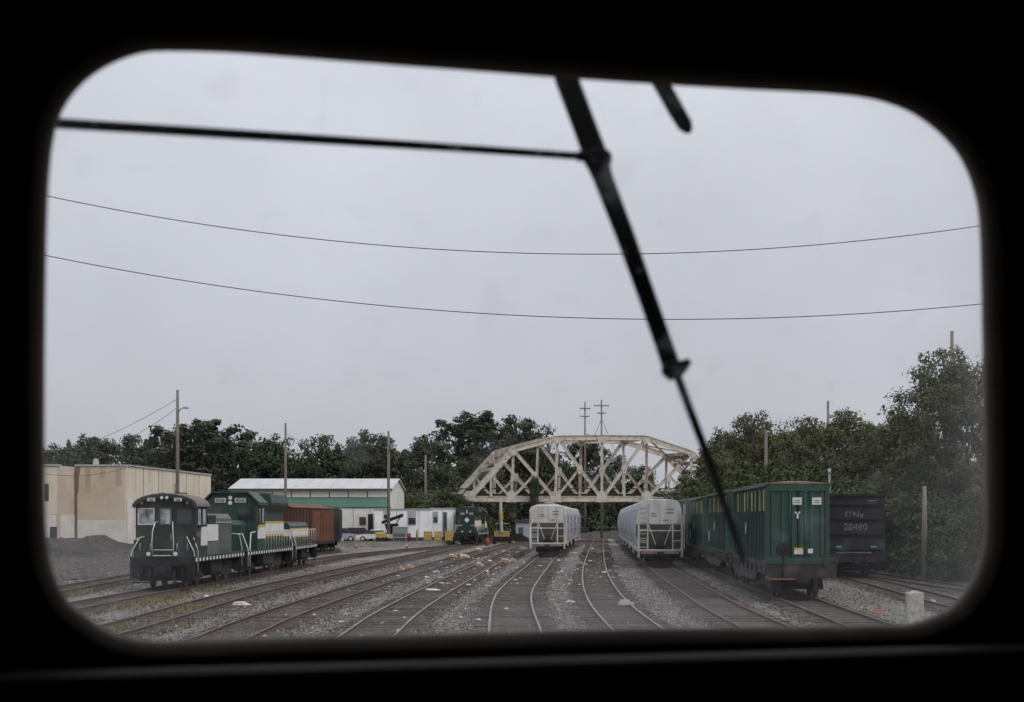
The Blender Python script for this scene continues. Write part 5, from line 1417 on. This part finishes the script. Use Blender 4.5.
plank('tan board lying beside the white scrap of the littered track', 513, 561, .7, .5, .0)
plank('tan plank on the gravel nearest the low engine at the end of its row', 410, 568, .8, .6, .4)
plank('short plank stub just beside the plank on the gravel near the low engine', 402, 570, .6, .6, .2)
plank('thin pale stick across the curving empty track', 626, 605, 1.1, .12, .6, M_paper)
plank('short brown board between the hopper rows', 580, 564, .7, .4, .1)
G = 'scraps of waste on the ballast'
for i, (px, py, w, d, h, m, lb) in enumerate([
 (240, 605, .85, .5, .12, M_paper, 'crumpled white sheeting on the ballast before the engines'),
 (489, 561, .7, .8, .1, M_paper, 'white paper on the littered track left of the cream hopper car'),
 (432, 590, .9, .6, .07, M_paper, 'white scraps lying in the near part of the littered track'),
 (441, 584, .5, .4, .08, M_paper, 'small pale scrap further along the littered track'),
 (486, 572, .45, .6, .14, M_blue, 'pale blue plastic by the rail of the littered track'),
 (436, 572, .5, .5, .1, M_blue, 'pale blue scrap on the gravel between the left tracks'),
 (558, 561, .4, .5, .15, M_blue, 'blue rag right in front of the cream hopper car'),
 (515, 580, .5, .35, .06, M_paper, 'white scrap between the rails of the shiny curving track'),
 (574, 553, .8, .8, .08, M_paper, 'white paper on the gravel right of the cream hopper car'),
 (592, 549, .6, .9, .12, M_paper, 'white litter at the far end of the empty track'),
 (598, 551, .9, .9, .12, M_orange, 'reddish scrap at the far end of the empty track'),
 (590, 561, .5, .4, .08, M_paper, 'white scrap on the empty track, nearer than the reddish one'),
 (604, 573, .55, .5, .14, M_paper, 'white bag lying in the empty curving track'),
 (611, 597, .45, .2, .05, M_wood2, 'tan chip between the rails of the empty curving track'),
 (571, 602, .5, .4, .06, M_paper, 'white patch on the gravel between the curving tracks'),
 (477, 620, .3, .25, .05, M_blue, 'tiny bluish scrap on the gravel left of the shiny track'),
 (933, 602, .35, .3, .12, M_paper, 'white scrap behind the concrete post'),
 (879, 614, .4, .4, .1, mat('red_rag', (.35,.06,.03), .8), 'red rag on the container track'),
 (207, 597, .3, .2, .08, M_paper, 'small white scrap before the wheels of the front engine'),
]): scrap('waste_scrap', lb, px, py, w, d, h, m, i, 'scrap', G)
# the countless small bits
rnd = random.Random(77); b = MB(); mats = [M_paper, M_wood2, M_orange, M_ground]
for i in range(900):
    tr = rnd.choice(['L1','L1','L1','M1','M2','M2','M2','L2']); D = rnd.uniform(45, 210) if i < 520 else rnd.uniform(85, 185)
    x = centre(tr, D) + rnd.gauss(0, 1.3); s = rnd.uniform(.03, .13) * (1 if i < 520 else 1.9); a = rnd.uniform(0, 6.28); b.cur = rnd.choice([0,0,0,1,2,3,3])
    c, q = math.cos(a)*s, math.sin(a)*s; h = rnd.uniform(.015, .06)
    z0 = .07
    b.add([(x-c, D-q, z0), (x+q*.7, D-c*.7, z0), (x+c, D+q, z0), (x-q*.7, D+c*.7, z0), (x, D, z0+h)], [(0,1,4),(1,2,4),(2,3,4),(3,0,4)])
o = kind(b.build('litter', mats), 'stuff'); o['label'] = 'small bits of litter scattered along the middle tracks'

# loose ballast stones between and over the sleepers
def stones():
    rng = np.random.default_rng(9); n = 90000
    D = 44 + 95*rng.random(n)**1.5
    X = rng.uniform(-1, 1, n); X = np.where(rng.random(n) < .5, -2 + X*24*(D/90).clip(.55, 1.2), X*14*(D/70).clip(.6, 1.2) - 2)
    lot = rng.random(n) < .2
    D = np.where(lot, rng.uniform(70, 165, n), D); X = np.where(lot, rng.uniform(-62, -27, n), X)
    keep = np.ones(n, bool)
    near = np.full(n, 9.0)
    for k in TR:
        ds = np.arange(40, 170, 1.0); cs = np.array([centre(k, d) for d in ds]); c = np.interp(D, ds, cs); o = np.abs(X - c); near = np.minimum(near, o)
        keep &= ~((o > .64) & (o < .86)); keep &= ~((o < .66) & (rng.random(n) < .25))
    D, X, near, lot = D[keep], X[keep], near[keep], lot[keep]; n = len(D)
    s = rng.uniform(.022, .05, n) * (1 + .5*(rng.random(n) < .06)) * np.where(lot, 1.7, 1.0)
    base = np.array([(1,0,0),(-1,0,0),(0,1,0),(0,-1,0),(0,0,1.0),(0,0,-.6)])
    v = base[None]*s[:, None, None]*rng.uniform(.55, 1.25, (n, 6, 1)) + rng.normal(size=(n, 6, 3))*s[:, None, None]*.22
    a = rng.uniform(0, 6.28, n); ca, sa = np.cos(a)[:, None], np.sin(a)[:, None]
    v = np.stack([v[..., 0]*ca - v[..., 1]*sa, v[..., 0]*sa + v[..., 1]*ca, v[..., 2]], -1)
    v += np.stack([X, D, np.full(n, .03) + rng.uniform(0, .035, n)], -1)[:, None, :]
    tri = np.array([(0,2,4),(2,1,4),(1,3,4),(3,0,4),(2,0,5),(1,2,5),(3,1,5),(0,3,5)])
    f = (tri[None] + 6*np.arange(n)[:, None, None]).reshape(-1, 3)
    me = bpy.data.meshes.new('ballast_stones'); m = len(f)
    me.vertices.add(6*n); me.vertices.foreach_set('co', v.astype(np.float32).ravel())
    me.loops.add(3*m); me.loops.foreach_set('vertex_index', f.astype(np.int32).ravel())
    me.polygons.add(m); me.polygons.foreach_set('loop_start', np.arange(0, 3*m, 3, dtype=np.int32))
    t = np.repeat(rng.random(n)**1.6 * np.where(near + rng.normal(size=n)*.25 < 1.25, .45, 1.0) * np.where(lot, .45, 1.0), 8); at = me.attributes.new('tint', 'FLOAT', 'FACE'); at.data.foreach_set('value', t.astype(np.float32))
    me.materials.append(leafmat('stone_grey', (0.065, 0.058, 0.052), (0.36, 0.338, 0.315), (.17,.155,.14))); me.update(calc_edges=True)
    o = kind(link('ballast_gravel', me), 'stuff'); o['label'] = 'loose grey ballast stones between the tracks'
stones()

# weeds and dry grass along the left tracks
rng = np.random.default_rng(5); vs, ts = [], []
for tr, off, d0, d1, n in (('L4', 1.9, 46, 84, 2200), ('L3', 0, 46, 70, 1900), ('L3', 1.6, 48, 92, 600), ('L5', 1.5, 60, 115, 1600), ('L2', -2.0, 92, 170, 900)):
    for k in range(n):
        D = rng.uniform(d0, d1)
        if mnoise.noise((D*.23, off*3, off)) < -.05: continue
        x = centre(tr, D) + off + rng.normal()*.55; h = abs(rng.normal())*.09 + .04; a = rng.uniform(0, 6.28); w = .022
        lx, ly = rng.normal()*.1, rng.normal()*.1
        p = np.array([x, D, .04]); u = np.array([math.cos(a), math.sin(a), 0])*w
        vs.append([p-u, p+u, p+u*.3+np.array([lx, ly, h]), p-u*.3+np.array([lx, ly, h])]); ts.append(rng.random())
M_grass = leafmat('dry_grass', (0.06, 0.065, 0.022), (0.27, 0.21, 0.11), (.1,.1,.03))
o = kind(link('grass', leafmesh('grass', np.array(vs).reshape(-1, 3), np.array(ts), M_grass)), 'stuff'); o['label'] = 'dry grass and weeds along the engine tracks'

# ------------------------------------------------------------------ the cab we look out of
TH = math.atan(FPX / 5800)
U = Vector((math.cos(TH), math.sin(TH), 0)); N = Vector((-math.sin(TH), math.cos(TH), 0)); Z = Vector((0, 0, 1))
WC = Vector((px2x(515, .85), .85*K, py2z(350, .85)))           # centre of the window, in the plane of its outer edge
def on_window(px, py, off=0.0):
    """window-plane coordinates (along U, up) of what shows at that pixel, off metres outside the pane"""
    d = Vector(((px-VPX)/FPX, 1, -(py-VPY)/FPX)); o = Vector((0, 0, EYE))
    k = (WC + N*off - o).dot(N) / d.dot(N); q = o + d*k - WC
    return q.dot(U), q.z
def cabp(u, z, n): return WC + U*u + Z*z + N*n
OUT = [(145,52.2),(165,50.8),(200,51.2),(250,53.5),(360,62),(480,71),(600,80),(720,87.5),(820,92.5),(866,97),(894,104),(917,114),(939,130),(957,149),(968.5,169),(976.5,192),(981,218),(983,260),(984.5,340),(986,430),(987,500),
       (986,535),(979,567),(966,591),(951,607),(932,616.5),(908,624),(880,624.5),(780,626.5),(640,628.5),(500,631.5),(380,634.5),(280,636.5),(200,639.5),(152,640.5),(126,636.5),(107,629.5),(88,616.5),(68,600),(53,570),(47,535),
       (45,480),(45,380),(46,280),(48,200),(52,150),(58,122),(68,101),(84,82),(104,67.5),(125,57.8)]
raw = [on_window(*p) for p in OUT]
HOLE = []
for i in range(len(raw)):
    a, b_, c, d = (raw[(i+k) % len(raw)] for k in (-1, 0, 1, 2))
    for t in (0, .25, .5, .75): HOLE.append(tuple(cr(a[j], b_[j], c[j], d[j], t) for j in (0, 1)))
NH = len(HOLE)
HN = []
for i in range(NH):                                           # outward normals in the plane
    a, b_ = HOLE[i-1], HOLE[(i+1) % NH]; tx, tz = b_[0]-a[0], b_[1]-a[1]; l = math.hypot(tx, tz) or 1
    HN.append((-tz/l, tx/l))
if sum(HN[i][0]*HOLE[i][0]+HN[i][1]*HOLE[i][1] for i in range(NH)) < 0: HN = [(-a, -b_) for a, b_ in HN]
def ring(name, prof, m, parent, smooth=True):
    """profile of (outward, n) swept round the window opening"""
    b = MB(); k = len(prof)
    for i in range(NH):
        for r, n in prof: b.v.append(tuple(cabp(HOLE[i][0]+HN[i][0]*r, HOLE[i][1]+HN[i][1]*r, n)))
    for i in range(NH):
        for j in range(k-1): b.f.append((i*k+j, ((i+1) % NH)*k+j, ((i+1) % NH)*k+j+1, i*k+j+1)); b.mi.append(0)
    return b.build(name, m, parent, smooth)
M_cab = mat('cab_dark_paint', (0.0035, 0.0035, 0.004), 0.8, c2=(0.006, 0.006, 0.006), scale=4)
M_gasket = mat('window_rubber', (0.11, 0.088, 0.066), 0.7, c2=(0.19, 0.14, 0.09), scale=10)
M_ledge = mat('window_ledge_paint', (0.03, 0.027, 0.022), 0.75, c2=(0.018, 0.017, 0.015), scale=6, spec=.2)
win = thing('cab_window', 'dirty cab window with rounded corners and rubber seal, framing the view', 'window')
ring('rubber_seal', [(.03, .010), (.008, .009), (.001, .006), (0, .002), (.001, -.004), (.004, -.008), (.009, -.011), (.0125, -.0125)], M_gasket, win)
# the pane: a solid slab of glass whose film of dirt scatters the daylight
pn = MB()
for n in (-.003, .004):
    for i in range(NH): pn.v.append(tuple(cabp(HOLE[i][0]+HN[i][0]*.006, HOLE[i][1]+HN[i][1]*.006, n)))
pn.f = [tuple(range(NH)), tuple(range(2*NH-1, NH-1, -1))] + [(i, i+NH, (i+1) % NH+NH, (i+1) % NH) for i in range(NH)]; pn.mi = [0]*len(pn.f)
M_pane = bpy.data.materials.new('dirty_glass'); M_pane.use_nodes = True
n_, l_ = M_pane.node_tree.nodes, M_pane.node_tree.links; n_.clear()
po = n_.new('ShaderNodeOutputMaterial'); pv = n_.new('ShaderNodeVolumePrincipled')
pv.inputs['Color'].default_value = (.96, .95, .95, 1); pv.inputs['Anisotropy'].default_value = 0.5
l_.new(pv.outputs[0], po.inputs['Volume'])
tc = n_.new('ShaderNodeTexCoord')
def nz(scale, lo, hi, a, b, det=4):
    t = n_.new('ShaderNodeTexNoise'); t.inputs['Scale'].default_value = scale; t.inputs['Detail'].default_value = det
    l_.new(tc.outputs['Object'], t.inputs['Vector'])
    r = n_.new('ShaderNodeMapRange'); r.inputs['From Min'].default_value = lo; r.inputs['From Max'].default_value = hi
    r.inputs['To Min'].default_value = a; r.inputs['To Max'].default_value = b; l_.new(t.outputs['Fac'], r.inputs['Value']); return r.outputs[0]
def mth(op, a, b):
    m = n_.new('ShaderNodeMath'); m.operation = op
    for i, v in enumerate((a, b)):
        if isinstance(v, (int, float)): m.inputs[i].default_value = v
        else: l_.new(v, m.inputs[i])
    return m.outputs[0]
# dirt gathers toward the seal: elliptical distance from the middle of the pane
mp = n_.new('ShaderNodeMapping'); mp.vector_type = 'TEXTURE'; mp.inputs['Location'].default_value = tuple(WC)
mp.inputs['Rotation'].default_value = (0, 0, TH); mp.inputs['Scale'].default_value = (.37, 1, .232)
l_.new(tc.outputs['Object'], mp.inputs[0])
sx = n_.new('ShaderNodeSeparateXYZ'); l_.new(mp.outputs[0], sx.inputs[0])
ex, ez = mth('POWER', mth('ABSOLUTE', sx.outputs['X'], 0), 5.0), mth('POWER', mth('ABSOLUTE', sx.outputs['Z'], 0), 5.0)
edge = mth('POWER', mth('ADD', ex, ez), 2.6)
low = mth('MULTIPLY', mth('MAXIMUM', mth('MULTIPLY', sx.outputs['Z'], -1.0), 0), nz(3.0, .42, .66, 0.0, 1.0))
dens = mth('ADD', mth('ADD', nz(7.0, .35, .7, 0.4, 2.2, 6), mth('MULTIPLY', edge, nz(9.0, .3, .7, 5.0, 11.0))), mth('MULTIPLY', mth('POWER', low, 2.0), 4.0))
# a wiped smear low in the middle and mud in the lower corners
def blob(cx, cz, rx, rz2, amp):
    dx = mth('DIVIDE', mth('SUBTRACT', sx.outputs['X'], cx), rx); dz = mth('DIVIDE', mth('SUBTRACT', sx.outputs['Z'], cz), rz2)
    r2 = mth('ADD', mth('MULTIPLY', dx, dx), mth('MULTIPLY', dz, dz))
    return mth('MULTIPLY', mth('POWER', 2.718, mth('MULTIPLY', r2, -1.0)), amp)
blobs = mth('ADD', mth('ADD', blob(.22, -1.0, .34, .2, 60.0), blob(-.90, -.76, .2, .34, 15.0)), blob(.9, -.7, .2, .36, 4.5))
dens = mth('ADD', dens, mth('MULTIPLY', blobs, nz(6.0, .3, .7, .5, 1.3)))
spots = mth('ADD', nz(30.0, .60, .70, 0.0, 14.0, 2), nz(70.0, .66, .74, 0.0, 14.0, 1))
l_.new(mth('ADD', dens, spots), pv.inputs['Density'])
me = bpy.data.meshes.new('pane'); me.from_pydata(pn.v, [], pn.f); me.materials.append(M_pane)
bm = bmesh.new(); bm.from_mesh(me); bmesh.ops.recalc_face_normals(bm, faces=bm.faces)
if bm.calc_volume(signed=True) < 0: bmesh.ops.reverse_faces(bm, faces=bm.faces)
bm.to_mesh(me); bm.free(); link('pane', me, win)

# wall round the window, then the rest of the cab
UA, UB, ZA, ZB, NB = -1.55, 1.45, -1.75, .85, -2.5
def to_rect(u, z):
    k = min(((UB if u > 0 else UA)/u) if abs(u) > 1e-6 else 1e9, ((ZB if z > 0 else ZA)/z) if abs(z) > 1e-6 else 1e9); return u*k, z*k
wb = MB()
for i in range(NH):
    u, z = HOLE[i]; hu, hz = u+HN[i][0]*.011, z+HN[i][1]*.011; ru, rz_ = to_rect(hu, hz)
    for (a, c, n) in ((hu, hz, .0088), (ru, rz_, .0088), (ru, rz_, -.0122), (hu, hz, -.0122)): wb.v.append(tuple(cabp(a, c, n)))
for i in range(NH):
    j = (i+1) % NH
    for k in range(4): wb.f.append((4*i+k, 4*j+k, 4*j+(k+1) % 4, 4*i+(k+1) % 4)); wb.mi.append(0)
kind(wb.build('cab_front_wall', M_cab), 'structure')
def slab(name, u0, u1, z0, z1, n0, n1):
    b = MB(); b.add([cabp(u, z, n) for z in (z0, z1) for u, n in ((u0, n0), (u1, n0), (u1, n1), (u0, n1))], [(3,2,1,0),(4,5,6,7),(0,1,5,4),(1,2,6,5),(2,3,7,6),(3,0,4,7)])
    return b
for nm, a in (('cab_ceiling', (UA-.06, UB+.06, ZB-.14, ZB+.1, NB-.06, .007)), ('cab_floor', (UA-.06, UB+.06, ZA-.1, ZA+.08, NB-.06, .007)),
              ('cab_side_wall', (UA-.06, UA+.06, ZA+.082, ZB-.142, NB, .0065)), ('cab_side_wall', (UB-.06, UB+.06, ZA+.082, ZB-.142, NB, .0065)), ('cab_back_wall', (UA+.062, UB-.062, ZA+.082, ZB-.142, NB-.06, NB))):
    kind(slab(nm, *a).build(nm, M_cab), 'structure')
# ledge under the window
zl = on_window(512, 660.5, -.05)[1]
ld = MB(); k = 24
prof = [(-.0132, zl-.004), (-.025, zl), (-.05, zl), (-.056, zl-.003), (-.058, zl-.008), (-.058, zl-.05), (-.0132, zl-.05)]
for u in (-1.2, 1.2):
    for n, z in prof: ld.v.append(tuple(cabp(u, z + (u*.004), n)))
q = len(prof); ld.f = [(i, (i+1) % q, q+(i+1) % q, q+i) for i in range(q)] + [tuple(range(q)), tuple(range(2*q-1, q-1, -1))]; ld.mi = [0]*len(ld.f)
tag(ld.build('window_ledge', M_ledge), 'dull grey metal ledge running below the cab window', 'ledge')

# wiper outside the pane
M_wip = mat('wiper_black', (0.003, 0.003, 0.004), 0.8, spec=.1)
wip = thing('windshield_wiper', 'black wiper arm slanting down across the cab window', 'wiper')
def wp(px, py, off): u, z = on_window(px, py, off); return cabp(u, z, off)
def wr(w, off): return w/2 * (.85*K+off)/FPX
def warm(name, pts, off, m=M_wip, parent=wip, n=10):
    return MB().tube([wp(a, b_, off) for a, b_, w in pts], [wr(w, off) for a, b_, w in pts], n).build(name, m, parent, True)
warm('arm', [(556, 40, 25), (567, 80, 25), (584, 125, 25), (597, 160, 26), (603, 178, 21), (625, 235, 20), (650, 305, 19), (664, 345, 19), (672, 368, 20)], .10)
j = warm('elbow', [(585, 162, 8), (590, 161, 22), (598, 159, 27), (605, 158, 20), (610, 157.5, 13), (611, 157.5, 6)], .085)
warm('clevis', [(577, 156, 10), (590, 157, 11)], .085, parent=j)
warm('blade_joint', [(664, 374, 10), (667, 372, 20), (676, 369, 21), (683, 366, 13), (689, 361, 7), (690, 360, 3)], .085)
warm('blade_carrier', [(676, 372, 9), (690, 410, 9), (712, 468, 9), (730, 520, 8.5), (743, 558, 7)], .07)
warm('blade', [(703, 440, 5), (744, 562, 5)], .045)
warm('link_rod', [(30, 121.5, 10), (60, 123.5, 10), (200, 132, 9.5), (330, 140, 9), (450, 147.5, 8), (577, 156, 7.5)], .12)
stub = warm('grab_rod', [(640, 50, 17), (662, 85, 17), (676, 110, 17), (685, 125, 16), (688.5, 130.5, 10), (690, 133, 3)], .09, parent=None)
tag(stub, 'short black rod with rounded tip poking down over the top of the window', 'rod')

# lettering becomes plain meshes
bpy.context.view_layer.update()
dg = bpy.context.evaluated_depsgraph_get()
for o in [o for o in scene.objects if o.type == 'FONT']:
    me = bpy.data.meshes.new_from_object(o.evaluated_get(dg)); nm, pa, mw = o.name, o.parent, o.matrix_local.copy()
    bpy.data.objects.remove(o); q = link(nm, me, pa); q.matrix_local = mw
